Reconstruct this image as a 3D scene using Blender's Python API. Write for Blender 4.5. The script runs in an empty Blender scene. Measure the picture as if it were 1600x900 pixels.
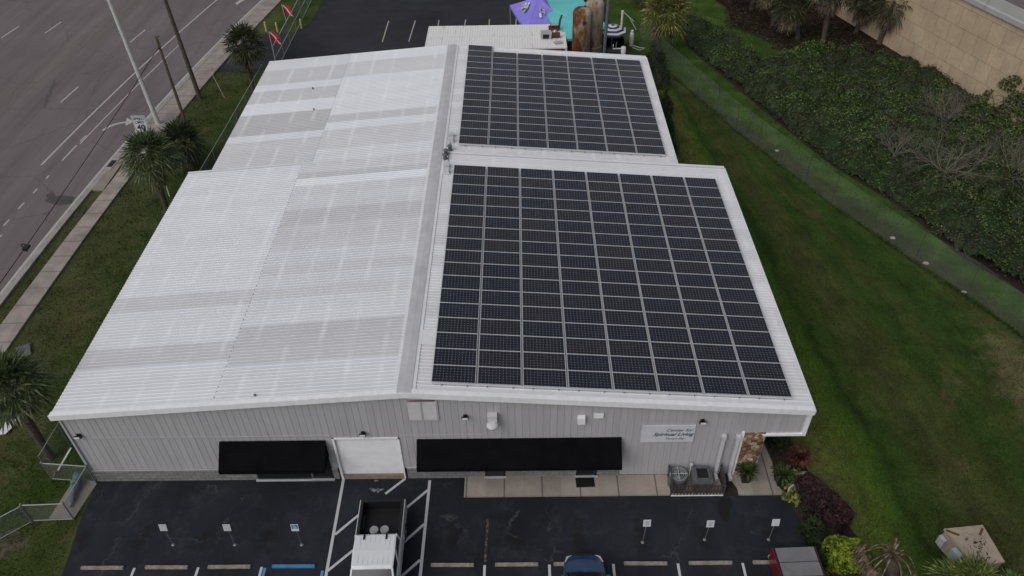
import bpy, math, random
from mathutils import Vector, Matrix
R = math.radians
rnd = random.Random(7)
S = bpy.context.scene
COL = S.collection

# ------------------------------------------------------------------ camera
CX, CY, CZ = 20.1777, -22.1524, 30.9002
YAW, PITCH, ROLL, FPX = 0.0166, 0.7136, -0.0234, 1230.87
_f = Vector((-math.sin(YAW)*math.cos(PITCH), math.cos(YAW)*math.cos(PITCH), -math.sin(PITCH)))
_r = Vector((math.cos(YAW), math.sin(YAW), 0)); _u = _r.cross(_f)
_r2 = math.cos(ROLL)*_r + math.sin(ROLL)*_u
_u2 = -math.sin(ROLL)*_r + math.cos(ROLL)*_u
CAMP = Vector((CX, CY, CZ))
def ray(u, v): return _f + _r2*((u-800)/FPX) + _u2*((450-v)/FPX)
def G(u, v, z=0.0):
    d = ray(u, v); p = CAMP + d*((z-CZ)/d.z); return p
def GY(u, v, y):
    d = ray(u, v); return CAMP + d*((y-CY)/d.y)
def GR(u, v, s=-1):
    # point of a roof slope (s=-1 left, 1 right of the ridge)
    d = ray(u, v); k = .07986*s; t = (6.0987 - k*(CX-15.176) - CZ)/(d.z + k*d.x); return CAMP + d*t
cam = bpy.data.cameras.new('camera'); cam.sensor_width = 36; cam.lens = FPX/1600*36
cam.clip_start = .5; cam.clip_end = 2000
co = bpy.data.objects.new('camera', cam); COL.objects.link(co)
m = Matrix((( _r2.x, _u2.x, -_f.x, CX), (_r2.y, _u2.y, -_f.y, CY), (_r2.z, _u2.z, -_f.z, CZ), (0, 0, 0, 1)))
co.matrix_world = m
S.camera = co

# ------------------------------------------------------------------ light
w = bpy.data.worlds.new('World'); S.world = w; w.use_nodes = True
nt = w.node_tree; nt.nodes.clear()
sky = nt.nodes.new('ShaderNodeTexSky'); sky.sky_type = 'NISHITA'; sky.sun_disc = False
SUN_EL, SUN_AZ = R(46), R(222)
sky.sun_elevation = SUN_EL; sky.sun_rotation = SUN_AZ; sky.dust_density = 3; sky.air_density = 1.5
hs = nt.nodes.new('ShaderNodeHueSaturation'); hs.inputs['Saturation'].default_value = .36
bg = nt.nodes.new('ShaderNodeBackground'); bg.inputs[1].default_value = .11
wo = nt.nodes.new('ShaderNodeOutputWorld')
nt.links.new(sky.outputs[0], hs.inputs['Color']); nt.links.new(hs.outputs[0], bg.inputs[0]); nt.links.new(bg.outputs[0], wo.inputs[0])
sl = bpy.data.lights.new('sun', 'SUN'); sl.energy = 1.45; sl.angle = R(50); sl.color = (1, .965, .95)
so = bpy.data.objects.new('sun', sl); COL.objects.link(so)
sd = Vector((math.sin(SUN_AZ)*math.cos(SUN_EL), math.cos(SUN_AZ)*math.cos(SUN_EL), math.sin(SUN_EL)))
so.rotation_euler = sd.to_track_quat('Z', 'Y').to_euler(); so.location = (0, 0, 60)
S.view_settings.view_transform = 'Standard'; S.view_settings.look = 'None'; S.view_settings.gamma = 1
S.view_settings.exposure = -0.30

# ------------------------------------------------------------------ materials
class N:
    def __init__(s, name):
        s.m = bpy.data.materials.new(name); s.m.use_nodes = True; s.t = s.m.node_tree
        s.b = s.t.nodes['Principled BSDF']; s.out = s.t.nodes['Material Output']
        s.tc = s.n('ShaderNodeTexCoord')
    def n(s, k, **kw):
        x = s.t.nodes.new(k)
        for a, b in kw.items(): setattr(x, a, b)
        return x
    def l(s, a, b): s.t.links.new(a, b)
    def val(s, x, sock):
        if isinstance(x, (int, float)): sock.default_value = x
        else: s.l(x, sock)
    def math(s, op, a, b=0.0, c=0.0):
        x = s.n('ShaderNodeMath', operation=op); s.val(a, x.inputs[0]); s.val(b, x.inputs[1]); s.val(c, x.inputs[2]); return x.outputs[0]
    def xyz(s, src='Object'):
        x = s.n('ShaderNodeSeparateXYZ'); s.l(s.tc.outputs[src], x.inputs[0]); return x.outputs
    def noise(s, scale, detail=4, rough=.6, stretch=None, dist=0):
        x = s.n('ShaderNodeTexNoise'); x.inputs['Scale'].default_value = scale; x.inputs['Detail'].default_value = detail
        x.inputs['Roughness'].default_value = rough; x.inputs['Distortion'].default_value = dist
        if stretch:
            mp = s.n('ShaderNodeMapping'); mp.inputs['Scale'].default_value = stretch
            s.l(s.tc.outputs['Object'], mp.inputs[0]); s.l(mp.outputs[0], x.inputs['Vector'])
        else: s.l(s.tc.outputs['Object'], x.inputs['Vector'])
        return x.outputs['Fac']
    def ramp(s, fac, stops, interp='LINEAR'):
        x = s.n('ShaderNodeValToRGB'); x.color_ramp.interpolation = interp
        e = x.color_ramp.elements
        while len(e) < len(stops): e.new(.5)
        for i, (p, c) in enumerate(stops):
            e[i].position = p; e[i].color = (c[0], c[1], c[2], 1) if isinstance(c, (tuple, list)) else (c, c, c, 1)
        s.l(fac, x.inputs[0]); return x.outputs[0]
    def mix(s, fac, a, b, mode='MIX'):
        x = s.n('ShaderNodeMix', data_type='RGBA', blend_type=mode)
        s.val(fac, x.inputs[0])
        for v, i in ((a, 6), (b, 7)):
            if isinstance(v, tuple): x.inputs[i].default_value = (v[0], v[1], v[2], 1)
            else: s.l(v, x.inputs[i])
        return x.outputs[2]
    def color(s, c):
        if isinstance(c, tuple): s.b.inputs['Base Color'].default_value = (c[0], c[1], c[2], 1)
        else: s.l(c, s.b.inputs['Base Color'])
    def rough(s, r, spec=None):
        s.val(r, s.b.inputs['Roughness'])
        if spec is not None: s.b.inputs['Specular IOR Level'].default_value = spec
    def bump(s, h, strength=.3, dist=.02):
        x = s.n('ShaderNodeBump'); x.inputs['Strength'].default_value = strength; x.inputs['Distance'].default_value = dist
        s.l(h, x.inputs['Height']); s.l(x.outputs[0], s.b.inputs['Normal'])
def simple(name, c, rough=.7, var=.18, scale=3, bump=.0, metal=0, spec=.4, c2=None, patch=1.2, coat=0):
    n = N(name)
    a = n.noise(scale, 6, .65)
    dark = tuple(x*(1-var*1.6) for x in c) if c2 is None else c2
    col = n.ramp(a, [(.3, dark), (.62, c)] if c2 is None else [(.42, dark), (.58, c)])
    b = n.noise(patch*.35, 3, .5)
    col = n.mix(1.0, col, n.ramp(b, [(.25, 1-var), (.7, 1.0)]), 'MULTIPLY')
    n.color(col); n.rough(rough, spec); n.b.inputs['Metallic'].default_value = metal
    if coat: n.b.inputs['Coat Weight'].default_value = coat; n.b.inputs['Coat Roughness'].default_value = .08
    if bump: n.bump(n.noise(scale*6, 6, .7), bump, .01)
    return n.m

MAT = {}
def roofmat():
    n = N('white_metal_roofing'); x, y, z = n.xyz()
    def bands(u, vs, y_end):
        """weathering of the sheets, from the front of the roof to its back"""
        ys = [GR(u, v).y for v, _ in vs]; st = []
        for k, (v, b) in enumerate(vs):
            lo_ = ys[k+1] if k+1 < len(vs) else -1
            t_ = (b-.47)/.26; col = (b*(.985-.02*t_), b*(.970+.015*t_), b*(1.005+.03*t_)); st.append((max(0, lo_)/36, col))
        st.reverse(); return n.ramp(n.math('DIVIDE', n.math('ADD', y, 0.0), 36), st, 'CONSTANT')
    A = bands(200, [(272, .68), (466, .58), (490, .67), (545, .56), (575, .69)], 19)
    B_ = bands(503, [(255, .61), (270, .53), (279, .74), (290, .60), (305, .62), (327, .535), (352, .58), (374, .59), (392, .64), (411, .58), (428, .63), (446, .60), (466, .66), (504, .535), (540, .56), (565, .67)], 19)
    C_ = bands(452, [(94, .64), (109, .54), (131, .69), (141, .54), (159, .72), (177, .49), (209, .69), (219, .57)], 35)
    D_ = bands(598, [(82, .70), (94, .60), (116, .72), (140, .70), (175, .56), (186, .71), (197, .60), (226, .67)], 35)
    q = n.math('DIVIDE', n.math('FLOOR', n.math('MULTIPLY', y, 1/.9144)), 1/.9144)
    wn = n.n('ShaderNodeTexWhiteNoise', noise_dimensions='1D'); n.l(q, wn.inputs['W'])
    E_ = n.ramp(wn.outputs['Value'], [(0, (.62, .615, .635)), (1, (.70, .70, .725))])
    far = n.math('GREATER_THAN', y, 19.07)
    near_ = n.mix(n.math('GREATER_THAN', x, 6.96), A, B_); far_ = n.mix(n.math('GREATER_THAN', x, 7.53), C_, D_)
    base = n.mix(n.math('GREATER_THAN', x, 15.17), n.mix(far, near_, far_), E_)
    wn2 = n.n('ShaderNodeTexWhiteNoise', noise_dimensions='2D'); cb = n.n('ShaderNodeCombineXYZ'); n.l(q, cb.inputs[0]); n.l(n.math('FLOOR', n.math('DIVIDE', x, 7.3)), cb.inputs[1]); n.l(cb.outputs[0], wn2.inputs['Vector'])
    base = n.mix(1, base, n.ramp(wn2.outputs['Value'], [(0, .955), (1, 1.0)]), 'MULTIPLY')
    # shaded side of every rib, painted as dark lines into the sheet colour
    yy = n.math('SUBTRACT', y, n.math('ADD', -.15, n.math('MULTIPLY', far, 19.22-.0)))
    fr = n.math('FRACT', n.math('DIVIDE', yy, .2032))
    rib_shade = n.ramp(fr, [(.0, 1), (.26, 1), (.32, .94), (.38, 1), (.60, 1), (.66, .91), (.74, .95), (.86, 1)])
    base = n.mix(1, base, rib_shade, 'MULTIPLY')
    # clean streaks over the purlins
    d = n.math('ABSOLUTE', n.math('SUBTRACT', n.math('FRACT', n.math('DIVIDE', n.math('ADD', x, .4), 1.52)), .5))
    st = n.ramp(d, [(0, 1), (.05, .8), (.11, 0)])
    st = n.mix(1, st, n.ramp(n.noise(.5, 2), [(.4, 0), (.62, .42)]), 'MULTIPLY')
    base = n.mix(st, base, (.78, .785, .80))
    # grime
    g = n.noise(1.0, 4, .5, (.5, .9, 1))
    base = n.mix(1, base, n.ramp(g, [(.3, .955), (.6, 1)]), 'MULTIPLY')
    g2 = n.noise(9, 5, .7)
    base = n.mix(1, base, n.ramp(g2, [(.3, .95), (.55, 1)]), 'MULTIPLY')
    n.color(base); n.rough(.5, .3)
    return n.m
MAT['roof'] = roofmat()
def sidingmat():
    n = N('grey_painted_siding'); x, y, z = n.xyz()
    t = n.math('ADD', x, y)
    wn = n.n('ShaderNodeTexWhiteNoise', noise_dimensions='1D'); n.l(n.math('FLOOR', n.math('DIVIDE', t, .3048)), wn.inputs['W'])
    base = n.ramp(wn.outputs['Value'], [(0, (.375, .37, .385)), (1, (.405, .40, .415))])
    g = n.noise(1.0, 6, .65, (5, 5, .35))
    base = n.mix(1, base, n.ramp(g, [(.3, .90), (.62, 1.02)]), 'MULTIPLY')
    jf = n.math('FRACT', n.math('DIVIDE', t, .3048)); base = n.mix(1, base, n.ramp(jf, [(0, .84), (.05, 1), (.82, 1), (.86, .94), (.9, 1)]), 'MULTIPLY')
    n.color(base); n.rough(.6, .3); return n.m
MAT['siding'] = sidingmat()
MAT['white'] = simple('white_trim_paint', (.80, .80, .82), .55, .08, 4)
MAT['ridge'] = simple('grey_ridge_metal', (.50, .495, .515), .5, .1, 2)
MAT['flash'] = simple('flashing_paint', (.72, .72, .74), .5, .07, 3)
MAT['doorwhite'] = simple('door_paint', (.56, .56, .58), .5, .08, 4)
def doorm():
    n = N('rollup_door_paint'); x, y, z = n.xyz(); f = n.math('FRACT', n.math('DIVIDE', n.math('SUBTRACT', z, .28), .08867))
    c = n.mix(1, n.ramp(f, [(0, (.36, .36, .38)), (.12, (.58, .58, .60)), (.9, (.60, .60, .62)), (1, (.42, .42, .44))]), n.ramp(n.noise(2, 6, .7), [(.3, .90), (.6, 1)]), 'MULTIPLY')
    n.color(c); n.rough(.5, .3); return n.m
MAT['rollup'] = doorm()
MAT['black_canvas'] = simple('black_canvas', (.0055, .0052, .0065), .95, .25, 1.5, .1, spec=.06)
MAT['black'] = simple('black_plastic', (.012, .012, .013), .5, .2, 3)
MAT['glass'] = simple('dark_glass', (.02, .022, .025), .08, .1, 2, spec=.6)
MAT['tan'] = simple('tan_threshold', (.30, .24, .18), .8, .2, 6)
MAT['galv'] = simple('galvanised_steel', (.28, .29, .30), .45, .15, 8, metal=.5)
MAT['galv_light'] = simple('pale_steel', (.42, .44, .45), .5, .15, 8)
MAT['alu'] = simple('aluminium', (.64, .64, .66), .4, .05, 8, metal=.3)
MAT['wood_dark'] = simple('weathered_timber', (.075, .065, .06), .85, .35, 5, .3)
MAT['pole_wood'] = simple('pole_timber', (.10, .085, .07), .9, .3, 5, .3)
MAT['rusty'] = simple('rusty_steel', (.14, .095, .075), .85, .3, 3, .3)
MAT['pole_white'] = simple('white_pole_paint', (.55, .55, .54), .5, .1, 3)
MAT['cream'] = simple('cream_plastic', (.50, .49, .36), .7, .1, 5)
MAT['yellow'] = simple('yellow_paint', (.55, .50, .20), .7, .15, 5)
MAT['red'] = simple('red_cloth', (.42, .02, .025), .7, .12, 4)
MAT['redpaint'] = simple('red_paint', (.30, .03, .03), .6, .2, 4)
MAT['teal'] = simple('teal_tarp', (.13, .54, .54), .6, .1, .8)
MAT['purple'] = simple('purple_canvas', (.26, .22, .74), .7, .12, 1.5)
MAT['navy'] = simple('navy_cloth', (.035, .045, .11), .8, .1, 4)
MAT['whitecloth'] = simple('white_cloth', (.68, .68, .70), .8, .08, 4)
MAT['bluepaint'] = simple('blue_paint', (.05, .22, .46), .7, .2, 5)
MAT['signwhite'] = simple('sign_face_white', (.58, .59, .63), .5, .05, 3)
MAT['signgrey'] = simple('sign_face_grey', (.46, .47, .50), .5, .08, 3)
MAT['ink'] = simple('sign_ink', (.03, .025, .045), .6, .1, 3)
MAT['ink_grey'] = simple('sign_ink_grey', (.16, .19, .22), .6, .1, 3)
MAT['tarp'] = simple('blue_grey_tarp', (.20, .28, .33), .75, .55, 7, .6)
MAT['stone_cap'] = simple('tan_concrete_lid', (.36, .30, .225), .85, .2, 2, .2)
MAT['acgrey'] = simple('grey_unit_paint', (.12, .125, .13), .55, .2, 4)
MAT['rubber'] = simple('tyre_rubber', (.018, .018, .018), .85, .2, 8)
MAT['pot'] = simple('black_pot', (.012, .012, .013), .6, .2, 4)
MAT['stopc'] = simple('wheel_stop_concrete', (.34, .30, .24), .9, .35, 5, .3)
MAT['white_roofmetal'] = simple('container_white', (.68, .66, .64), .6, .12, 2)
MAT['rustband'] = simple('rust_band', (.15, .045, .03), .85, .4, 6, .2)
MAT['trunk'] = simple('palm_trunk', (.115, .095, .078), .95, .45, 9, .8)
MAT['bark'] = simple('grey_bark', (.20, .185, .145), .9, .3, 9, .5)
MAT['soil'] = simple('dark_mulch', (.035, .025, .018), .95, .5, 7, .8)
MAT['cardbody_white'] = simple('white_car_paint', (.64, .65, .67), .3, .04, 1, coat=.5)
MAT['carblue'] = simple('dark_blue_car_paint', (.018, .05, .12), .25, .1, 1, spec=.5, coat=.8)
MAT['carred'] = simple('dark_red_car_paint', (.13, .008, .014), .3, .1, 1, coat=.6)
MAT['tonneau'] = simple('grey_vinyl_cover', (.17, .17, .18), .75, .12, 3, .1)
MAT['silver'] = simple('silver_lid', (.45, .45, .46), .35, .1, 6, metal=.4)
MAT['lamp_red'] = simple('tail_lamp', (.25, .01, .01), .2, .1, 3)
MAT['lamp_clear'] = simple('head_lamp', (.5, .5, .52), .15, .1, 3)

def asphalt(name, c, var, fine, patch, crack=0, stain=None):
    n = N(name)
    base = n.mix(1, n.ramp(n.noise(.12, 5, .6), [(.3, tuple(x*(1-var) for x in c)), (.7, tuple(x*(1+var*.6) for x in c))]),
                 n.ramp(n.noise(fine, 8, .75), [(.25, .62), (.75, 1.28)]), 'MULTIPLY')
    base = n.mix(1, base, n.ramp(n.noise(1.1, 6, .7, patch), [(.3, .80), (.62, 1.12)]), 'MULTIPLY')
    if stain: base = n.mix(n.ramp(n.noise(.55, 9, .82), [(.50, 0), (.72, .42)]), base, stain)
    if name == 'sealed_asphalt':
        x, y, z = n.xyz()
        fx = n.math('MULTIPLY', n.math('SUBTRACT', n.math('FRACT', n.math('DIVIDE', n.math('SUBTRACT', x, 18.44), 2.743)), .5), 2.743)
        fy = n.math('DIVIDE', n.math('ADD', y, 3.2), 2.0)
        d = n.math('SQRT', n.math('ADD', n.math('MULTIPLY', fx, fx), n.math('MULTIPLY', fy, fy)))
        d = n.math('ADD', d, n.math('MULTIPLY', n.math('SUBTRACT', n.noise(2.2, 7, .75), .5), 1.5))
        base = n.mix(n.ramp(d, [(.0, .75), (.45, .0)]), base, (.009, .008, .009))
        v = n.n('ShaderNodeTexVoronoi', feature='DISTANCE_TO_EDGE'); v.inputs['Scale'].default_value = .22
        nz = n.n('ShaderNodeTexNoise'); nz.inputs['Scale'].default_value = 2.0; nz.inputs['Detail'].default_value = 6; n.l(n.tc.outputs['Object'], nz.inputs['Vector'])
        ad = n.n('ShaderNodeVectorMath', operation='MULTIPLY_ADD'); ad.inputs[1].default_value = (1, 1, 0); n.l(nz.outputs['Color'], ad.inputs[0]); n.l(n.tc.outputs['Object'], ad.inputs[2]); n.l(ad.outputs[0], v.inputs['Vector'])
        base = n.mix(n.math('MULTIPLY', n.ramp(v.outputs['Distance'], [(.0, .7), (.007, 0)]), n.ramp(n.noise(.6, 3), [(.5, 0), (.6, 1)])), base, (.07, .07, .075))
    if crack:
        v = n.n('ShaderNodeTexVoronoi', feature='DISTANCE_TO_EDGE'); v.inputs['Scale'].default_value = .16
        nz = n.n('ShaderNodeTexNoise'); nz.inputs['Scale'].default_value = 1.6; nz.inputs['Detail'].default_value = 5
        n.l(n.tc.outputs['Object'], nz.inputs['Vector'])
        add = n.n('ShaderNodeVectorMath', operation='MULTIPLY_ADD'); add.inputs[1].default_value = (.9, .9, 0)
        n.l(nz.outputs['Color'], add.inputs[0]); n.l(n.tc.outputs['Object'], add.inputs[2])
        n.l(add.outputs[0], v.inputs['Vector'])
        base = n.mix(n.ramp(v.outputs['Distance'], [(.0, crack), (.006, 0)]), base, tuple(x*.45 for x in c))
    n.color(base); n.rough(.9, .25); n.bump(n.noise(fine*1.5, 5, .8), .35, .01)
    return n.m
MAT['road'] = asphalt('road_asphalt', (.148, .126, .130), .14, 22, (.6, .03, 1), .75)
MAT['lot'] = asphalt('sealed_asphalt', (.0150, .0168, .0230), .5, 26, (1, .35, 1), 0, (.060, .063, .070))
MAT['backlot'] = asphalt('back_lot_asphalt', (.026, .026, .033), .35, 16, (.5, 1, 1), 0, (.05, .05, .055))
def concrete(name, c, joint=None, dark=.35, warp=None):
    n = N(name)
    base = n.mix(1, n.ramp(n.noise(.9, 6, .65), [(.3, tuple(x*(1-dark) for x in c)), (.62, c)]), n.ramp(n.noise(18, 6, .7), [(.3, .82), (.7, 1.08)]), 'MULTIPLY')
    if joint:
        ax, pitch = joint; o = n.xyz(); q = o[ax]
        d = n.math('ABSOLUTE', n.math('SUBTRACT', n.math('FRACT', n.math('DIVIDE', q, pitch)), .5))
        base = n.mix(n.ramp(d, [(.474, 0), (.486, .8)]), base, tuple(x*.25 for x in c))
        wn = n.n('ShaderNodeTexWhiteNoise', noise_dimensions='1D'); n.l(n.math('FLOOR', n.math('ADD', n.math('DIVIDE', q, pitch), .5)), wn.inputs['W'])
        base = n.mix(1, base, n.ramp(wn.outputs[0], [(0, .84), (1, 1.05)]), 'MULTIPLY')
    n.color(base); n.rough(.9, .25); n.bump(n.noise(30, 5, .7), .2, .005); return n.m
MAT['sidewalk'] = concrete('sidewalk_concrete', (.34, .30, .27), (1, 1.55))
MAT['kerb'] = concrete('kerb_concrete', (.33, .31, .29), None, .3)
MAT['walk'] = concrete('walkway_concrete', (.34, .30, .26), (0, 1.75), .25)
MAT['slab'] = concrete('slab_concrete', (.27, .235, .20), None, .25)
MAT['barrier'] = concrete('barrier_concrete', (.34, .35, .345), None, .12)
def worn(name, c, under, lo=.42):
    n = N(name)
    n.color(n.mix(n.ramp(n.noise(7, 8, .8), [(lo-.06, 1), (lo+.04, 0)]), c, under)); n.rough(.85, .25); return n.m
MAT['linewhite'] = worn('road_paint_white', (.40, .39, .39), (.15, .14, .14), .42)
MAT['linelot'] = worn('lot_paint_white', (.46, .46, .48), (.12, .12, .13), .34)
MAT['lineblue'] = worn('lot_paint_blue', (.06, .25, .50), (.04, .07, .12), .36)
MAT['lineyellow'] = worn('worn_yellow_paint', (.24, .16, .06), (.118, .109, .110), .56)
MAT['linetan'] = worn('worn_tan_paint', (.16, .12, .085), (.02, .02, .024), .54)
MAT['linecream'] = worn('cream_paint', (.33, .31, .25), (.06, .06, .06), .36)
def block():
    n = N('concrete_block'); br = n.n('ShaderNodeTexBrick')
    mp = n.n('ShaderNodeMapping'); mp.inputs['Rotation'].default_value = (R(90), 0, 0)
    n.l(n.tc.outputs['Object'], mp.inputs[0]); n.l(mp.outputs[0], br.inputs[0])
    br.inputs['Color1'].default_value = (.25, .25, .245, 1); br.inputs['Color2'].default_value = (.19, .19, .19, 1); br.inputs['Mortar'].default_value = (.11, .11, .11, 1)
    br.inputs['Scale'].default_value = 1; br.inputs['Brick Width'].default_value = .4; br.inputs['Row Height'].default_value = .2; br.inputs['Mortar Size'].default_value = .012
    n.color(n.mix(1, br.outputs[0], n.ramp(n.noise(6, 6, .7), [(.3, .75), (.6, 1)]), 'MULTIPLY')); n.rough(.9, .2); return n.m
MAT['block'] = block()
def stone():
    n = N('brown_fieldstone'); v = n.n('ShaderNodeTexVoronoi'); v.inputs['Scale'].default_value = 4.2; n.l(n.tc.outputs['Object'], v.inputs['Vector'])
    e = n.n('ShaderNodeTexVoronoi', feature='DISTANCE_TO_EDGE'); e.inputs['Scale'].default_value = 4.2; n.l(n.tc.outputs['Object'], e.inputs['Vector'])
    sp = n.n('ShaderNodeSeparateXYZ'); n.l(v.outputs['Color'], sp.inputs[0])
    c = n.ramp(sp.outputs[0], [(0, (.10, .05, .03)), (.4, (.20, .11, .07)), (.7, (.30, .20, .13)), (1, (.42, .34, .26))])
    c = n.mix(n.ramp(e.outputs['Distance'], [(.01, 1), (.05, 0)]), c, (.07, .045, .03))
    n.color(n.mix(1, c, n.ramp(n.noise(12, 5), [(.3, .7), (.7, 1.1)]), 'MULTIPLY')); n.rough(.85, .3); n.bump(e.outputs['Distance'], .8, .06); return n.m
MAT['stone'] = stone()
def lawn(name, seed=0, stripes=True):
    n = N(name); x, y, z = n.xyz()
    big = n.noise(.09, 5, .62); mid = n.noise(.55, 6, .65); fin = n.noise(9, 8, .8)
    c = n.ramp(big, [(.30, (.022, .046, .008)), (.46, (.034, .062, .011)), (.58, (.050, .070, .016)), (.74, (.085, .085, .032))])
    if stripes:
        # mowing passes fan out from the far end of the lawn
        t = n.math('DIVIDE', n.math('SUBTRACT', x, 32.2), n.math('SUBTRACT', 47.5, y))
        t = n.math('ADD', t, n.math('MULTIPLY', n.math('SUBTRACT', mid, .5), .045))
        t = n.math('ADD', t, n.math('MULTIPLY', n.math('SUBTRACT', big, .5), .06))
        bandc = n.ramp(n.math('MULTIPLY', t, 2), [(.0, (.072, .082, .020)), (.08, (.105, .108, .032)), (.15, (.066, .102, .015)), (.19, (.040, .080, .010)), (.215, (.018, .038, .006)), (.26, (.034, .056, .011)), (.33, (.052, .055, .019)), (.40, (.046, .055, .015)), (.46, (.026, .052, .009)), (.53, (.046, .058, .015)), (.60, (.023, .050, .009)), (.68, (.032, .062, .011)), (.76, (.052, .066, .017)), (.81, (.040, .072, .013)), (.855, (.040, .100, .010)), (.93, (.048, .115, .012)), (1, (.036, .072, .013))])
        c = n.mix(n.math('MULTIPLY', n.math('GREATER_THAN', x, 31), .85), c, bandc)
        cbv = n.n('ShaderNodeCombineXYZ'); n.l(n.math('MULTIPLY', t, 70), cbv.inputs[0]); n.l(n.math('MULTIPLY', y, .35), cbv.inputs[1])
        st = n.n('ShaderNodeTexNoise'); st.inputs['Scale'].default_value = 1.0; st.inputs['Detail'].default_value = 6; st.inputs['Roughness'].default_value = .7; n.l(cbv.outputs[0], st.inputs['Vector'])
        c = n.mix(n.math('GREATER_THAN', x, 31), c, n.mix(1, c, n.ramp(st.outputs['Fac'], [(.34, .72), (.64, 1.28)]), 'MULTIPLY'))
        # paler rough grass trimmed less under the fence, lush strip beyond it
        dfn = n.math('SUBTRACT', x, n.math('SUBTRACT', 51.9, n.math('MULTIPLY', y, .482)))
        dfn = n.math('ADD', dfn, n.math('MULTIPLY', n.math('SUBTRACT', mid, .5), 1.2))
        strip_ = n.ramp(n.math('DIVIDE', dfn, 5), [(.0, (.046, .056, .022)), (.26, (.046, .058, .024)), (.36, (.044, .084, .013)), (.50, (.046, .100, .013)), (.8, (.040, .078, .013))])
        c = n.mix(n.ramp(n.math('DIVIDE', n.math('ADD', dfn, .4), .8), [(.0, 0), (1, .85)]), c, n.mix(1, strip_, n.ramp(mid, [(.3, .75), (.68, 1.25)]), 'MULTIPLY'))
        # sun-bleached worn turf near the lower end of the fence
        px = n.math('SUBTRACT', x, 46.2); py = n.math('DIVIDE', n.math('SUBTRACT', y, 5.5), 2.6)
        dd = n.math('SQRT', n.math('ADD', n.math('MULTIPLY', px, px), n.math('MULTIPLY', py, py)))
        dd = n.math('ADD', n.math('DIVIDE', dd, 2.6), n.math('MULTIPLY', n.math('SUBTRACT', n.noise(.9, 7, .75), .5), 2.2))
        c = n.mix(n.ramp(dd, [(.25, .8), (.75, 0)]), c, (.125, .105, .055))
        # worn, browner turf along the sidewalk
        vg = n.math('MULTIPLY', n.math('LESS_THAN', x, 0), n.math('ADD', n.math('MULTIPLY', x, -.16), n.math('SUBTRACT', mid, .95)))
        c = n.mix(n.ramp(vg, [(.05, 0), (.45, .6)]), c, (.080, .074, .036))
    dn = n.math('ADD', n.noise(.30, 6, .72, dist=.8), n.math('MULTIPLY', n.math('LESS_THAN', x, 1), .05)); dry = n.ramp(dn, [(.60, 0), (.72, .6)])
    c = n.mix(dry, c, (.095, .080, .042))
    c = n.mix(1, c, n.ramp(mid, [(.3, .68), (.68, 1.25)]), 'MULTIPLY')
    c = n.mix(1, c, n.ramp(fin, [(.3, .38), (.7, 1.68)]), 'MULTIPLY')
    n.color(c); n.rough(.95, .1); n.bump(n.noise(14, 6, .8), 1.0, .06); return n.m
MAT['lawn'] = lawn('lawn_grass')
def leafmat(name, stops, rough=.6, spec=.25, trans=.25, cell=.9):
    n = N(name)
    v = n.n('ShaderNodeTexNoise'); v.inputs['Scale'].default_value = cell; v.inputs['Detail'].default_value = 3
    n.l(n.tc.outputs['Object'], v.inputs['Vector'])
    w2 = n.n('ShaderNodeTexVoronoi'); w2.inputs['Scale'].default_value = 7; n.l(n.tc.outputs['Object'], w2.inputs['Vector'])
    sp = n.n('ShaderNodeSeparateXYZ'); n.l(w2.outputs['Color'], sp.inputs[0])
    f = n.math('ADD', n.math('MULTIPLY', v.outputs['Fac'], .85), n.math('MULTIPLY', n.math('SUBTRACT', sp.outputs[0], .5), .6))
    n.color(n.ramp(f, stops)); n.rough(rough, spec)
    tr = n.n('ShaderNodeBsdfTranslucent'); cr = n.t.nodes[-2] if False else None
    n.l(n.b.inputs['Base Color'].links[0].from_socket, tr.inputs[0])
    mx = n.n('ShaderNodeMixShader'); mx.inputs[0].default_value = trans
    n.l(n.b.outputs[0], mx.inputs[1]); n.l(tr.outputs[0], mx.inputs[2]); n.l(mx.outputs[0], n.out.inputs[0])
    return n.m
MAT['brush'] = leafmat('thicket_leaves', [(.16, (.028, .040, .012)), (.32, (.066, .058, .034)), (.43, (.046, .082, .016)), (.56, (.085, .145, .024)), (.72, (.17, .24, .05))], cell=.35)
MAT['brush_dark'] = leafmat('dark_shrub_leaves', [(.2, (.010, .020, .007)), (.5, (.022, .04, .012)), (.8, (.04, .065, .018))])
MAT['grassblade'] = leafmat('grass_blades', [(.2, (.022, .050, .007)), (.48, (.042, .080, .013)), (.68, (.070, .095, .022)), (.85, (.13, .12, .05))], cell=.25)
MAT['palm'] = leafmat('palm_fronds', [(.2, (.030, .050, .020)), (.5, (.080, .110, .040)), (.8, (.17, .20, .08))], .5, .35, .2, 1.2)
MAT['palm_y'] = leafmat('yellow_palm_fronds', [(.2, (.05, .06, .014)), (.5, (.15, .155, .035)), (.8, (.32, .31, .08))], .5, .35, .2, 1.2)
MAT['palm_d'] = leafmat('dark_palm_fronds', [(.2, (.018, .024, .012)), (.5, (.045, .055, .025)), (.8, (.09, .09, .04))], .5, .3, .2, 1.2)
MAT['dead'] = leafmat('dead_fronds', [(.2, (.07, .05, .035)), (.5, (.16, .125, .09)), (.8, (.26, .21, .15))], .8, .1, .1, 1.5)
MAT['deadlitter'] = leafmat('fallen_fronds', [(.3, (.02, .014, .010)), (.5, (.05, .035, .025)), (.7, (.12, .09, .065)), (.85, (.25, .20, .15))], .8, .1, .1, 3)
MAT['yucca'] = leafmat('bright_blades', [(.2, (.04, .07, .015)), (.5, (.11, .15, .03)), (.8, (.22, .25, .06))], .5, .3, .2, 1.2)
MAT['maroon'] = leafmat('maroon_leaves', [(.2, (.018, .009, .011)), (.5, (.046, .021, .025)), (.8, (.095, .045, .045))])
MAT['lime'] = leafmat('lime_leaves', [(.25, (.07, .10, .008)), (.5, (.20, .27, .02)), (.75, (.33, .38, .04))])
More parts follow.
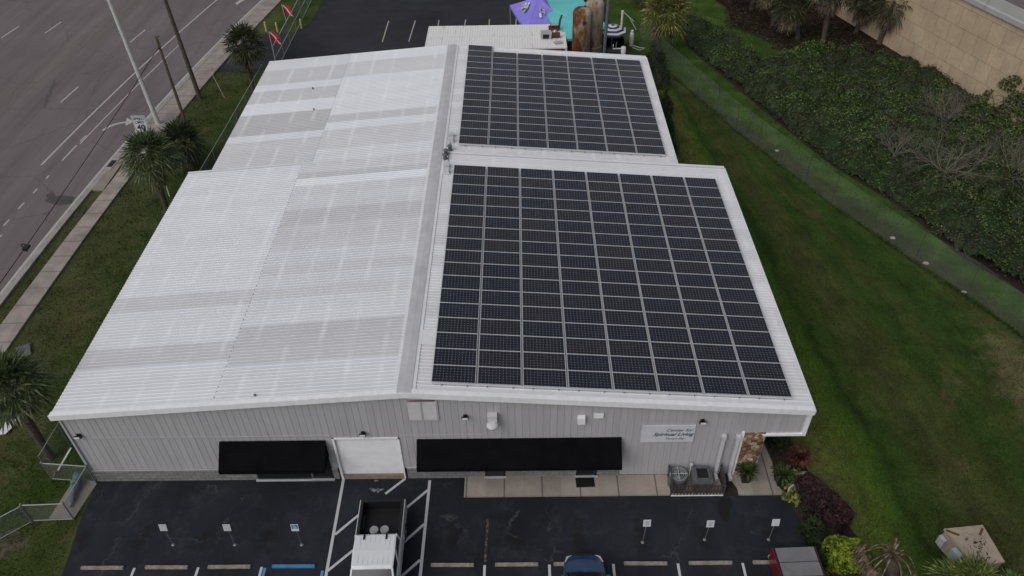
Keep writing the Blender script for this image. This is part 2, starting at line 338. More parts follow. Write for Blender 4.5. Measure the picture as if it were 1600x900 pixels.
MAT['redspike'] = leafmat('red_spiky_leaves', [(.25, (.05, .02, .015)), (.5, (.15, .055, .03)), (.75, (.25, .11, .06))])
MAT['croton'] = leafmat('yellow_green_leaves', [(.25, (.06, .08, .015)), (.5, (.20, .21, .05)), (.75, (.32, .32, .10))])
MAT['green'] = leafmat('green_leaves', [(.25, (.02, .04, .01)), (.5, (.05, .09, .02)), (.75, (.10, .14, .035))])
MAT['litter'] = leafmat('brown_litter', [(.3, (.012, .009, .006)), (.55, (.026, .018, .013)), (.72, (.05, .034, .025)), (.9, (.13, .10, .07))], .9, .1, .05, 2)
def chain(name, c, pitch=.07, wire=.16):
    n = N(name)
    tc = n.n('ShaderNodeUVMap'); sp = n.n('ShaderNodeSeparateXYZ'); n.l(tc.outputs[0], sp.inputs[0])
    u, v = sp.outputs[0], sp.outputs[1]
    def band(e):
        return n.math('LESS_THAN', n.math('ABSOLUTE', n.math('SUBTRACT', n.math('FRACT', n.math('DIVIDE', e, pitch)), .5)), wire/2)
    m_ = n.math('MAXIMUM', band(n.math('ADD', u, v)), band(n.math('SUBTRACT', u, v)))
    nz = n.n('ShaderNodeTexNoise'); nz.inputs['Scale'].default_value = .5; nz.inputs['Detail'].default_value = 5; n.l(tc.outputs[0], nz.inputs['Vector'])
    m_ = n.math('MULTIPLY', m_, n.ramp(nz.outputs['Fac'], [(.35, .55), (.6, 1)]))
    n.color(c); n.rough(.5, .3)
    tr = n.n('ShaderNodeBsdfTransparent'); mx = n.n('ShaderNodeMixShader')
    n.l(m_, mx.inputs[0]); n.l(tr.outputs[0], mx.inputs[1]); n.l(n.b.outputs[0], mx.inputs[2]); n.l(mx.outputs[0], n.out.inputs[0])
    return n.m
MAT['chain'] = chain('chain_link_wire', (.22, .25, .25), .07, .14)
MAT['chain_g'] = chain('old_chain_link_wire', (.26, .275, .27), .07, .075)
def wallpanel():
    n = N('tan_wall_panels'); tc = n.n('ShaderNodeUVMap'); sp = n.n('ShaderNodeSeparateXYZ'); n.l(tc.outputs[0], sp.inputs[0])
    br = n.n('ShaderNodeTexBrick'); n.l(tc.outputs[0], br.inputs[0])
    br.offset = .5; br.inputs['Scale'].default_value = 1; br.inputs['Brick Width'].default_value = 1.52; br.inputs['Row Height'].default_value = 1.52
    br.inputs['Mortar Size'].default_value = .018; br.inputs['Mortar Smooth'].default_value = .3
    br.inputs['Color1'].default_value = (.50, .39, .275, 1); br.inputs['Color2'].default_value = (.45, .355, .25, 1); br.inputs['Mortar'].default_value = (.20, .145, .105, 1)
    c = n.mix(1, br.outputs[0], n.ramp(n.noise(5, 8, .8), [(.3, .8), (.65, 1.06)]), 'MULTIPLY')
    c = n.mix(1, c, n.ramp(n.noise(.35, 5, .65), [(.3, .78), (.6, 1.0)]), 'MULTIPLY')
    n.color(c); n.rough(.9, .2); n.bump(n.noise(12, 6, .8), .6, .03); return n.m
MAT['msewall'] = wallpanel()
def cells(P, ox, oy):
    n = N('solar_cells'); x, y, z = n.xyz()
    fx = n.math('ABSOLUTE', n.math('SUBTRACT', n.math('FRACT', n.math('DIVIDE', n.math('SUBTRACT', x, ox), P)), .5))
    fy = n.math('ABSOLUTE', n.math('SUBTRACT', n.math('FRACT', n.math('DIVIDE', n.math('SUBTRACT', y, oy), P)), .5))
    dia = n.math('GREATER_THAN', n.math('ADD', fx, fy), .865)
    ln = n.math('GREATER_THAN', n.math('MAXIMUM', fx, fy), .484)
    oi = n.n('ShaderNodeObjectInfo')
    c = n.ramp(oi.outputs['Random'], [(0, (.0105, .0125, .023)), (.5, (.012, .0135, .0215)), (.8, (.015, .0135, .0195)), (1, (.0185, .0155, .0185))])
    bb = n.math('LESS_THAN', n.math('FRACT', n.math('DIVIDE', n.math('ADD', y, .02), .0317)), .06)
    c = n.mix(n.math('MULTIPLY', bb, .35), c, (.08, .08, .09))
    c = n.mix(n.math('MULTIPLY', ln, .7), c, (.13, .13, .15)); c = n.mix(dia, c, (.27, .27, .30))
    # bird and dust spots
    v = n.n('ShaderNodeTexNoise'); v.inputs['Scale'].default_value = 2.2; v.inputs['Detail'].default_value = 9; v.inputs['Roughness'].default_value = .8
    ad = n.n('ShaderNodeVectorMath', operation='ADD'); n.l(n.tc.outputs['Object'], ad.inputs[0]); n.l(oi.outputs['Location'], ad.inputs[1]); n.l(ad.outputs[0], v.inputs['Vector'])
    c = n.mix(n.ramp(v.outputs['Fac'], [(.5, 0), (.85, .22)]), c, (.15, .14, .14))
    n.color(c); n.rough(.20, .30); return n.m
MAT['cells'] = cells(.1521, .030, .036); MAT['cells_b'] = cells(.1442, .028, .035)
def rusttank(k, o):
    n = N('rusted_tank_paint'); x, y, z = n.xyz()
    f = n.math('ADD', n.math('ADD', n.noise(1.3, 8, .72, (1, 1, .35)), n.math('MULTIPLY', x, k)), o)
    c = n.ramp(f, [(.38, (.10, .035, .018)), (.47, (.21, .10, .045)), (.53, (.30, .25, .18)), (.7, (.36, .37, .33))])
    n.color(n.mix(1, c, n.ramp(n.noise(9, 6, .8), [(.3, .7), (.6, 1.05)]), 'MULTIPLY')); n.rough(.85, .2); return n.m
MAT['rusttank'] = rusttank(.16, .0); MAT['rusttank_b'] = rusttank(.02, .06)
def contmat():
    n = N('streaked_white_container')
    c = n.mix(n.ramp(n.noise(1.2, 6, .75, (2.2, .22, 1)), [(.57, 0), (.72, .8)]), (.70, .69, .68), (.12, .11, .10))
    c = n.mix(n.ramp(n.noise(.8, 6, .8), [(.60, 0), (.7, .35)]), c, (.35, .25, .2))
    n.color(c); n.rough(.6, .3); return n.m
MAT['cont'] = contmat()

# ------------------------------------------------------------------ mesh builder
class MB:
    def __init__(s): s.v = []; s.f = []; s.mi = []; s.uv = {}; s.cur = 0
    def face(s, pts, uv=None):
        b = len(s.v); s.v.extend([tuple(p) for p in pts]); s.f.append(tuple(range(b, b+len(pts)))); s.mi.append(s.cur)
        if uv: s.uv[len(s.f)-1] = uv
    def box(s, x0, y0, z0, x1, y1, z1):
        s.rbox((0, 0, 0), 0, x0, y0, z0, x1, y1, z1)
    def rbox(s, o, rz, x0, y0, z0, x1, y1, z1, M=None):
        b = len(s.v); c, sn = math.cos(rz), math.sin(rz)
        for z in (z0, z1):
            for x, y in ((x0, y0), (x1, y0), (x1, y1), (x0, y1)):
                p = Vector((x, y, z))
                if M is not None: p = M @ p
                else: p = Vector((o[0]+x*c-y*sn, o[1]+x*sn+y*c, o[2]+z))
                s.v.append(tuple(p))
        for f in ((3, 2, 1, 0), (4, 5, 6, 7), (0, 1, 5, 4), (1, 2, 6, 5), (2, 3, 7, 6), (3, 0, 4, 7)):
            s.f.append(tuple(b+i for i in f)); s.mi.append(s.cur)
    def tube(s, pts, rad, n=8, cap=True):
        pts = [Vector(p) for p in pts]
        if isinstance(rad, (int, float)): rad = [rad]*len(pts)
        b = len(s.v); k = len(pts); ref = None
        for i, p in enumerate(pts):
            d = (pts[min(i+1, k-1)]-pts[max(i-1, 0)]).normalized()
            a = d.cross(Vector((0, 0, 1)) if abs(d.z) < .95 else Vector((0, 1, 0))).normalized() if ref is None else (ref - d*ref.dot(d)).normalized()
            ref = a; c = d.cross(a)
            for j in range(n):
                t = 2*math.pi*j/n; s.v.append(tuple(p + (a*math.cos(t)+c*math.sin(t))*rad[i]))
        for i in range(k-1):
            for j in range(n):
                q = (j+1) % n; s.f.append((b+i*n+j, b+i*n+q, b+(i+1)*n+q, b+(i+1)*n+j)); s.mi.append(s.cur)
        if cap:
            s.f.append(tuple(b+j for j in reversed(range(n)))); s.mi.append(s.cur)
            s.f.append(tuple(b+(k-1)*n+j for j in range(n))); s.mi.append(s.cur)
    def lathe(s, prof, c=(0, 0, 0), n=20, sx=1, sy=1):
        b = len(s.v); k = len(prof)
        for r, z in prof:
            for j in range(n):
                t = 2*math.pi*j/n; s.v.append((c[0]+r*sx*math.cos(t), c[1]+r*sy*math.sin(t), c[2]+z))
        for i in range(k-1):
            for j in range(n):
                q = (j+1) % n; s.f.append((b+i*n+j, b+i*n+q, b+(i+1)*n+q, b+(i+1)*n+j)); s.mi.append(s.cur)
        s.f.append(tuple(b+j for j in reversed(range(n)))); s.mi.append(s.cur)
        s.f.append(tuple(b+(k-1)*n+j for j in range(n))); s.mi.append(s.cur)
    def prism(s, poly, z0, z1):
        b = len(s.v); n = len(poly)
        for z in (z0, z1):
            for p in poly: s.v.append((p[0], p[1], z))
        s.f.append(tuple(b+i for i in reversed(range(n)))); s.f.append(tuple(b+n+i for i in range(n))); s.mi += [s.cur]*2
        for i in range(n):
            q = (i+1) % n; s.f.append((b+i, b+q, b+n+q, b+n+i)); s.mi.append(s.cur)
    def build(s, name, mat, parent=None, smooth=False, loc=None):
        me = bpy.data.meshes.new(name); me.from_pydata(s.v, [], s.f)
        mats = mat if isinstance(mat, (list, tuple)) else [mat]
        for q in mats: me.materials.append(MAT[q] if isinstance(q, str) else q)
        if len(mats) > 1: me.polygons.foreach_set('material_index', s.mi)
        if s.uv:
            l = me.uv_layers.new(name='UVMap')
            for fi, uv in s.uv.items():
                for k, li in enumerate(me.polygons[fi].loop_indices): l.data[li].uv = uv[k]
        if smooth: me.polygons.foreach_set('use_smooth', [True]*len(s.f))
        me.update()
        o = bpy.data.objects.new(name, me); COL.objects.link(o)
        if parent is not None: o.parent = parent
        if loc is not None: o.location = loc
        return o
def tag(o, label=None, cat=None, group=None, kind=None):
    if label: o['label'] = label
    if cat: o['category'] = cat
    if group: o['group'] = group
    if kind: o['kind'] = kind
    return o
def thing(name, label, cat, loc=(0, 0, 0), rz=0, group=None):
    o = bpy.data.objects.new(name, None); COL.objects.link(o); o.location = loc; o.rotation_euler = (0, 0, rz)
    o.empty_display_size = .3
    return tag(o, label, cat, group)
def kids(o): return [c for c in bpy.data.objects if c.parent == o]
def copy_tree(o, parent=None):
    c = o.copy(); COL.objects.link(c)
    if parent: c.parent = parent
    for ch in KID.get(o.name, []) : copy_tree(ch, c)
    return c
KID = {}
def index_kids():
    KID.clear()
    for c in bpy.data.objects:
        if c.parent: KID.setdefault(c.parent.name, []).append(c)
def struct(name, mb, mat, parent=None):
    o = mb.build(name, mat, parent)
    if parent is None: o['kind'] = 'structure'
    return o
def text(name, body, size, mat, parent, loc, rot, shear=0, align='CENTER', extr=.004, bold=0):
    cu = bpy.data.curves.new(name, 'FONT'); cu.body = body; cu.size = size; cu.shear = shear; cu.align_x = align; cu.extrude = extr; cu.offset = bold
    t = bpy.data.objects.new(name, cu); COL.objects.link(t)
    me = bpy.data.meshes.new_from_object(t.evaluated_get(bpy.context.evaluated_depsgraph_get()))
    bpy.data.objects.remove(t); me.materials.clear(); me.materials.append(MAT[mat])
    o = bpy.data.objects.new(name, me); COL.objects.link(o); o.parent = parent; o.location = loc; o.rotation_euler = rot
    return o

# ------------------------------------------------------------------ ground, road
g = MB(); g.face([(-500, -400, 0), (500, -400, 0), (500, 700, 0), (-500, 700, 0)]); struct('ground', g, 'lawn')
def cxy(y): return -11.35 + .001525*(y-5)**2 if y > 5 else -11.35
def ribbon(mb, a, b, y0, y1, z, step=2.0, z2=None):
    n = max(1, int(abs(y1-y0)/step)); fa = a if callable(a) else (lambda y: a); fb = b if callable(b) else (lambda y: b)
    for i in range(n):
        p, q = y0+(y1-y0)*i/n, y0+(y1-y0)*(i+1)/n
        if z2 is None: mb.face([(cxy(p)+fa(p), p, z), (cxy(p)+fb(p), p, z), (cxy(q)+fb(q), q, z), (cxy(q)+fa(q), q, z)])
        else:
            P = [(cxy(p)+fa(p), p), (cxy(p)+fb(p), p), (cxy(q)+fb(q), q), (cxy(q)+fa(q), q)]
            mb.face([(*c, z2) for c in P]); mb.face([(*P[0], z), (*P[3], z), (*P[3], z2), (*P[0], z2)]); mb.face([(*P[1], z), (*P[2], z), (*P[2], z2), (*P[1], z2)])
rd = MB(); ribbon(rd, -30, 0, -60, 110, .004, 2); road = struct('road', rd, 'road')
def line(mat, a, b, y0, y1, name='lane_line', z=.008):
    q = MB(); ribbon(q, a, b, y0, y1, z, 1.0); q.build(name, mat, road)
line('linewhite', -5.08, -4.93, 28.2, 110)
line('linewhite', -.20, -.04, -60, 110, 'edge_line')
def off(u, v): p = G(u, v); return p.x-cxy(p.y), p.y
for a, b in [((125, 225), (279, 71))]:
    o0, y0 = off(*a); o1, y1 = off(*b); line('linewhite', lambda y, o0=o0, o1=o1, y0=y0, y1=y1: o0+(o1-o0)*(y-y0)/(y1-y0)-.05, lambda y, o0=o0, o1=o1, y0=y0, y1=y1: o0+(o1-o0)*(y-y0)/(y1-y0)+.05, y0, y1)
for a, b in [((97, 251), (120, 227)), ((72, 279), (77, 274)), ((52, 302), (58, 295)), ((28, 327), (38, 317)), ((5, 353), (15, 343)), ((0, 371), (2, 367)), ((126, 221), (134, 212))]:
    o0, y0 = off(*a); o1, y1 = off(*b); line('linewhite', (o0+o1)/2-.06, (o0+o1)/2+.06, y0, y1, 'dashed_line')
for y0 in range(-48, 100, 12):
    line('linewhite', -8.8, -8.66, y0+2.1, y0+5.0, 'dashed_line'); line('linewhite', -18.5, -18.35, y0+4.6, y0+7.4, 'dashed_line')
    line('linewhite', -22.2, -22.05, y0+3.6, y0+6.4, 'dashed_line')
line('lineyellow', -12.95, -12.75, -60, 110, 'worn_yellow_line'); line('lineyellow', -14.3, -14.15, 30, 110, 'worn_yellow_line')
# turn arrow
ar = MB()
P = [G(161, 204), G(176, 192), G(200, 191)]
pts = []
for t in [i/8 for i in range(9)]:
    pts.append((1-t)**2*P[0]+2*t*(1-t)*P[1]+t*t*P[2])
for i in range(8):
    d = (pts[i+1]-pts[i]).normalized(); nn = Vector((-d.y, d.x, 0))*.13
    ar.face([(*(pts[i]-nn).xy, .008), (*(pts[i+1]-nn).xy, .008), (*(pts[i+1]+nn).xy, .008), (*(pts[i]+nn).xy, .008)])
h = [G(198, 184), G(209, 190), G(196, 197)]
ar.face([(*q.xy, .009) for q in h]); ar.build('turn_arrow', 'linewhite', road)
ar = MB(); h = [G(368, 5), G(380, -4), G(395, -6), G(396, -3), G(382, 0), G(370, 8)]
ar.face([(*q.xy, .009) for q in h]); ar.build('turn_arrow', 'linewhite', road)
kb = MB(); ribbon(kb, .0, .35, -60, 110, 0, 2, .05); ribbon(kb, .35, .52, -60, 110, 0, 2, .14); struct('kerb', kb, 'kerb')
def swl(y): return 1.42 if y < 27 else max(.52, 1.42-(y-27)*.2)
def swr(y): return 2.83 - max(0, (y-5))*.0135
sw = MB(); ribbon(sw, swl, swr, -60, 110, 0, 1.55, .12); struct('sidewalk', sw, 'sidewalk')
# apron in front of the storm drain
ap = MB(); ap.prism([(cxy(24)+.5, 24.6), (cxy(24)+1.4, 24.6), (cxy(31)+.9, 31), (cxy(31)+.5, 32)], 0, .13); struct('kerb_apron', ap, 'slab')
d0 = G(150, 285)
t = thing('storm_drain', 'dark storm drain opening in the kerb beside the road', 'storm drain', (cxy(28)+.44, 28, .0), -.07)
b = MB(); b.box(-.28, -.9, .0, .28, .9, .165); b.build('concrete_top', 'kerb', t)
b = MB(); b.box(-.30, -.7, .03, -.27, .7, .15); b.box(-.2, -.45, .16, .2, .45, .172); b.build('opening', 'black', t)

# front parking lot
lot = MB(); lot.face([(q[0], q[1], .004) for q in [(.05, 0), (.1, -2.2), (.45, -5), (.5, -45), (60, -45), (60, -22), (33.4, -8), (32.7, -5.4), (32.55, -3.2), (32.2, -1.7), (32.05, -1.2), (32.0, 0)]])
lotobj = struct('parking_lot', lot, 'lot')
def strip(a, b, wd, mat, parent, name, z=.008, y_is_px=True):
    p, q = (G(*a), G(*b)) if y_is_px else (Vector((*a, 0)), Vector((*b, 0)))
    d = (q-p).normalized(); n_ = Vector((-d.y, d.x, 0))*wd/2; mb = MB()
    mb.face([(*(p-n_).xy, z), (*(q-n_).xy, z), (*(q+n_).xy, z), (*(p+n_).xy, z)]); return mb.build(name, mat, parent)
def zz(x, y): return (400+x/3.215, 620+y/3.215)
LL = (zz(440, 412), zz(352, 895)); RR = (zz(873, 420), zz(825, 900))
pl0, pl1 = G(*LL[0]), G(*LL[1]); pr0, pr1 = G(*RR[0]), G(*RR[1])
strip((pl0.x, pl0.y), (pl0.x+(pl1.x-pl0.x)*1.9, pl0.y+(pl1.y-pl0.y)*1.9), .13, 'linelot', lotobj, 'hatch_border', .008, False)
strip((pr0.x, pr0.y), (pr0.x+(pr1.x-pr0.x)*1.9, pr0.y+(pr1.y-pr0.y)*1.9), .13, 'linelot', lotobj, 'hatch_border', .008, False)
for a, b in [((750, 412), (650, 488)), ((862, 470), (700, 605)), ((545, 570), (397, 693)), ((845, 640), (700, 770)), ((540, 730), (360, 875)), ((825, 820), (700, 930))]:
    strip(zz(*a), zz(*b), .12, 'linelot', lotobj, 'hatch_stripe', .012)
for k, x in enumerate([3.42, 6.17, 8.9, 18.44, 21.2, 23.92, 26.66, 29.4]):
    strip((x, -4.5), (x, -9.6), .11, 'linelot', lotobj, 'stall_line', .008, False)
strip((9.05, -4.55), (9.05, -9.6), .11, 'lineblue', lotobj, 'blue_stall_line', .008, False)
strip((11.55, -4.7), (11.5, -9.6), .12, 'lineblue', lotobj, 'blue_stall_line', .016, False)
strip(G(762, 812).xy, G(758, 878).xy, .10, 'linetan', lotobj, 'worn_line', .008, False)
# oil and water stains
def blotch(name, pts, mat, z=.006, parent=None):
    mb = MB(); c = sum((G(*p) for p in pts), Vector())/len(pts)
    mb.face([(*G(*p).xy, z) for p in pts]); return mb.build(name, mat, parent or lotobj)
MAT['wet'] = simple('damp_stain', (.013, .012, .012), .55, .3, 3)
MAT['patch'] = simple('new_patch', (.008, .010, .013), .8, .2, 3)
MAT['oil'] = simple('road_oil_patch', (.075, .07, .07), .85, .2, 3)
MAT['splash'] = worn('white_splash', (.22, .22, .23), (.02, .02, .024), .5)
def ell(u, v, ru, rv, n=22, j=.25, sd=1):
    r_ = random.Random(sd); out = []
    ph = [r_.uniform(0, 6.28) for _ in range(4)]
    for i in range(n):
        t = 2*math.pi*i/n; k = 1+j*(.5*math.sin(2*t+ph[0])+.3*math.sin(3*t+ph[1])+.35*math.sin(5*t+ph[2])+.25*math.sin(8*t+ph[3]))
        out.append((u+ru*k*math.cos(t), v+rv*k*math.sin(t)))
    return out
blotch('damp_stain', [(1126, 779), (1142, 779), (1144, 790), (1139, 800), (1142, 808), (1136, 816), (1130, 814), (1124, 804), (1122, 792)], 'wet')
blotch('repair_patch', [(884, 781), (894, 781), (894, 789), (884, 789)], 'patch')
blotch('white_splash', ell(588, 766, 7, 4, 20, .8, 3), 'splash', .0065)
blotch('white_splash', ell(588, 751, 3, 1.5, 16, .6, 4), 'splash', .0065)
q = MB(); q.face([(*G(*p).xy, .006) for p in ell(95, 313, 24, 7, 24, .2, 5)]); q.build('oil_patch', 'oil', road)
q = MB(); q.face([(*G(*p).xy, .007) for p in ell(80, 307, 8, 6, 24, .2, 6)]); q.build('oil_patch', 'oil', road)

# back lot and drive
bl = MB(); bl.face([(q[0], q[1], .005) for q in [(-6.9, 43.4), (-2, 43.0), (-1.5, 34), (29.6, 34), (29.4, 45), (29.0, 58), (28.5, 75), (-.3, 75), (-.3, 58), (-.5, 54), (-1.6, 51.9), (-5.6, 51.2)]]); blo = struct('back_lot', bl, 'backlot')
for i in range(-1, 7):
    x = 7.3+i*2.5
    if x > 6: strip((x, 49.2), (x+.15*(i % 2), 54.2), .11, 'linecream', blo, 'stall_line', .010, False)
# walkway slabs along the front
wk = MB(); wk.prism([(17.4, -1.12), (29.28, -1.12), (29.2, -.02), (17.4, -.02)], 0, .10)
wk.prism([(29.95, -1.15), (32.0, -1.15), (31.75, -.35), (31.9, .6), (31.7, 2.4), (31.4, 5), (31.3, 19), (30.9, 19), (30.9, .02), (29.85, -.07), (29.8, -.4), (29.95, -.8)], 0, .10); struct('walkway', wk, 'walk')
so_ = MB(); so_.face([(29.2, -1.16, .03), (30.0, -1.16, .03), (29.95, -.06, .03), (29.2, -.06, .03)]); struct('drain_soil', so_, 'soil')
sb = MB(); sb.prism([tuple(G(*p).xy) for p in [(77, 811), (116, 811.5), (152, 756), (120, 742), (110, 760)]], 0, .05); struct('concrete_slab', sb, 'slab')
sb = MB(); sb.face([(*q_, .006) for q_ in [(31.75, -.6), (32.1, -1.3), (32.6, -3.4), (32.9, -6), (35.2, -6.5), (34.6, -3.2), (33.6, -.3), (33.2, 1.5), (33.0, 6), (32.9, 19), (31.45, 19), (31.55, 5), (31.8, 2.5), (32.0, .6)]]); struct('planting_bed', sb, 'soil')
# dirt track outside the fence and a rubble patch
sb = MB(); sb.face([(*G(*p).xy, .004) for p in ell(8, 850, 34, 22, 26, .3, 9)]); struct('bare_dirt', sb, 'dirt' if 'dirt' in MAT else simple('bare_dirt', (.11, .09, .06), .95, .5, 2.5, .5, c2=(.04, .05, .02)))
sb = MB(); sb.face([(*q_, .006) for q_ in [(40, 68), (39.6, 60), (41.2, 56), (40.6, 51.5), (43.5, 48.8), (43.8, 46.6), (46.6, 45.4), (48.4, 43.2), (50.6, 43.9), (52.6, 42.3), (54.2, 44.5), (51, 55), (46.5, 68)]]); struct('leaf_litter_ground', sb, 'litter')

# ------------------------------------------------------------------ building
XR_, ZR, SL = 15.176, 6.0987, .07986
YF, YS, YB = -.15, 19.07, 34.33
XL0, XR0, XL1, XR1 = -.25, 32.617, 1.18, 29.766
def rz_(x): return ZR - SL*abs(x-XR_)
bd = thing('building', 'long white-roofed metal warehouse with grey siding and black awnings', 'building', (0, 0, 0))
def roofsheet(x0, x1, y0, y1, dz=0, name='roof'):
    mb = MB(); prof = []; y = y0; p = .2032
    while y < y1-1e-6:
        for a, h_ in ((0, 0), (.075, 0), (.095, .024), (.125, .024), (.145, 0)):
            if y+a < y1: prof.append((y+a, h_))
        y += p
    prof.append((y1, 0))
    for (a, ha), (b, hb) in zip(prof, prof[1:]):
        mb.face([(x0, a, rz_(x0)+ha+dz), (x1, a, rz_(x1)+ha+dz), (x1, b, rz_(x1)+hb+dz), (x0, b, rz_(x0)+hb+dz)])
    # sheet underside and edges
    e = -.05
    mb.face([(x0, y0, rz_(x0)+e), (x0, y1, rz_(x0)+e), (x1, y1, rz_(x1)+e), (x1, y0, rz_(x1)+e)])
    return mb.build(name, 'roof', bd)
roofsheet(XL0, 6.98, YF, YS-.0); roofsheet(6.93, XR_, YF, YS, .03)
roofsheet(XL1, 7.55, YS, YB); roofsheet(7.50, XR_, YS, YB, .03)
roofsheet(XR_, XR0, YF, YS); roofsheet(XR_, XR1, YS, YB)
for x0, x1, ya in ((6.96, 6.98, YF), (7.53, 7.55, YS)):
    mb = MB(); y = ya+.15
    while y < (YS if ya < 0 else YB)-.1:
        mb.box(x0-.045, y-.07, rz_(x0)+.002, x0-.028+.012, y+.05, rz_(x0)+.03); y += .3048
    mb.build('lap_closure', 'acgrey', bd)
def slopebox(mb, x0, x1, y0, y1, a, b):
    mb.v += []; B = len(mb.v)
    for x in (x0, x1):
        for y in (y0, y1):
            for z in (a, b): mb.v.append((x, y, rz_(x)+z))
    for f in ((0, 1, 3, 2), (4, 6, 7, 5), (0, 4, 5, 1), (2, 3, 7, 6), (1, 5, 7, 3), (0, 2, 6, 4)):
        mb.f.append(tuple(B+i for i in f)); mb.mi.append(mb.cur)
mb = MB(); slopebox(mb, XR_-.30, XR_, YF-.02, YB+.02, .03, .075); slopebox(mb, XR_, XR_+.32, YF-.02, YB+.02, .03, .075); mb.build('ridge_cap', 'ridge', bd)
mb = MB()
for a, b in ((XR_-.46, XR_-.30), (XR_+.32, XR_+.48)): slopebox(mb, a, b, YF+.05, YB-.05, .033, .045)
mb.build('ridge_flashing', 'flash', bd)
mb = MB(); slopebox(mb, XL0-.02, XR_, YF-.06, YF, -.24, .07); slopebox(mb, XR_, XR0+.02, YF-.06, YF, -.24, .07)
slopebox(mb, XL0, XR_, YF, YF+.2, .034, .07); slopebox(mb, XR_, XR0, YF, YF+.2, .034, .07); mb.build('rake_trim', 'white', bd)
mb = MB(); slopebox(mb, XL1, XR_, YB, YB+.05, -.2, .07); slopebox(mb, XR_, XR1, YB, YB+.05, -.2, .07); mb.build('back_rake_trim', 'flash', bd)
mb = MB(); slopebox(mb, XL0, XR_-.5, YS-.07, YS+.07, .035, .055); mb.build('step_flashing', 'flash', bd)
mb = MB(); slopebox(mb, XR_+.5, XR0, YS-.1, YS+.1, .035, .06); mb.build('step_flashing', 'flash', bd)
mb = MB(); slopebox(mb, XL0, XL1, YS, YS+.04, -.3, .03); slopebox(mb, XR1, XR0, YS, YS+.04, -.3, .03); mb.build('rear_rake_trim', 'white', bd)
mb = MB(); mb.box(XR0-.02, YF, rz_(XR0)-.22, XR0+.08, YS, rz_(XR0)-.02); mb.box(XR1, YS+.05, rz_(XR1)-.22, XR1+.08, YB, rz_(XR1)-.02); mb.build('eave_trim', 'white', bd)
# a bright replaced piece of sheet and rust marks
mb = MB(); slopebox(mb, 15.66, 16.34, 2.75, 3.68, .035, .042); mb.build('patch_sheet', 'flash', bd)
def siding(mb, x0, x1, y, zlo, zhi, out=-1):
    """vertical ribbed sheet in the plane y, zlo/zhi functions of x"""
    p = .3048; k = math.floor(x0/p); xs = []
    while k*p < x1:
        for a, h_ in ((0, 0), (.26, 0), (.27, .012), (.295, .012)):
            x = k*p+a
            if x0 < x < x1: xs.append((x, h_))
        k += 1
    xs = [(x0, 0)]+xs+[(x1, 0)]
    for (a, ha), (b, hb) in zip(xs, xs[1:]):
        mb.face([(a, y+out*ha, zlo(a)), (b, y+out*hb, zlo(b)), (b, y+out*hb, zhi(b)), (a, y+out*ha, zhi(a))])
top = lambda x: rz_(x)-.03
c_ = lambda z: (lambda x: z)
wl = MB()
DX0, DX1, DZ = 11.62, 14.63, 3.02
siding(wl, 0, DX0, 0, c_(3.17), top); siding(wl, 0, DX0, .03, c_(.78), c_(3.17))
siding(wl, DX0, DX1, 0, c_(DZ), top)
siding(wl, DX1, 24.6, 0, c_(.78), top); siding(wl, 24.6, 29.9, 0, c_(.1), top)
siding(wl, 29.9, XR0-.03, 0, c_(3.06), top)
wl.build('wall', 'siding', bd)
mb = MB(); mb.box(0, .05, 0, .12, 19, 4.8); mb.box(XL1+.1, 19.0, 0, XL1+.22, YB-.1, 4.9); mb.box(XL1+.1, YB-.2, 0, XR1-.1, YB-.1, 4.85)
mb.box(0, 18.9, 0, XL1+.2, 19.02, 4.8); mb.box(30.85, .1, 0, 30.97, 19, 4.72); mb.box(29.6, 18.9, 0, 30.97, 19.02, 4.72); mb.box(29.6, 19, 0, 29.72, YB-.1, 4.8); mb.build('side_wall', 'siding', bd)
mb = MB(); mb.box(0, -.04, 0, DX0-.1, .12, .78); mb.box(DX1+.1, -.04, 0, 24.6, .12, .78); mb.build('block_base', 'block', bd)
mb = MB(); mb.box(-.02, -.05, .78, DX0-.1, .0, .815); mb.box(DX1+.1, -.05, .78, 24.6, .0, .815); mb.box(0, -.02, 3.15, DX0, .025, 3.19); mb.box(14.7, -.02, 3.13, 18.4, .0, 3.16)
mb.box(-.06, -.06, .1, .04, .05, 4.7); mb.build('wall_trim', 'siding', bd)
mb = MB(); mb.box(30.5, -.10, 2.94, XR0, -.0, 3.06); mb.box(XR0-.18, -.10, 3.06, XR0, .0, rz_(XR0)-.24); mb.box(29.82, -.10, .1, 29.92, .0, 3.2); mb.box(XR0-.1, 0, 2.94, XR0, YS, rz_(XR0)-.06); mb.build('gable_trim', 'white', bd)
mb = MB(); mb.box(30.9, .0, 2.98, XR0-.1, YS-.1, 3.04); mb.build('soffit', 'white', bd)
for y in (3.5, 8.5, 13.5, 18.5):
    mb = MB(); mb.box(32.3, y, 0, 32.45, y+.15, 3.0); mb.build('post', 'white', bd)
mb = MB()
r_ = random.Random(4)
mb.box(29.92, -.06, .1, 30.88, .1, 3.1)
for i in range(60):
    x, z = r_.uniform(29.97, 30.75), r_.uniform(.15, 3.0); a, b_ = r_.uniform(.07, .16), r_.uniform(.06, .12)
    pts = []
    n_ = 7
    mb.prism([(0, 0)]*3, 0, 0) if False else None
    B = len(mb.v); ph = r_.uniform(0, 1)
    for k in range(n_):
        t_ = 2*math.pi*(k+ph)/n_; q = r_.uniform(.8, 1.1); mb.v.append((min(30.87, max(29.93, x+a*q*math.cos(t_))), -.06, z+b_*q*math.sin(t_)))
    for k in range(n_):
        vx = mb.v[B+k]; mb.v.append((x+(vx[0]-x)*.8, -.06-r_.uniform(.03, .06), z+(vx[2]-z)*.8))
    for k in range(n_): mb.f.append((B+k, B+(k+1) % n_, B+n_+(k+1) % n_, B+n_+k)); mb.mi.append(0)
    mb.f.append(tuple(B+n_+k for k in range(n_))); mb.mi.append(0)
mb.build('stone_wall', 'stone', bd)
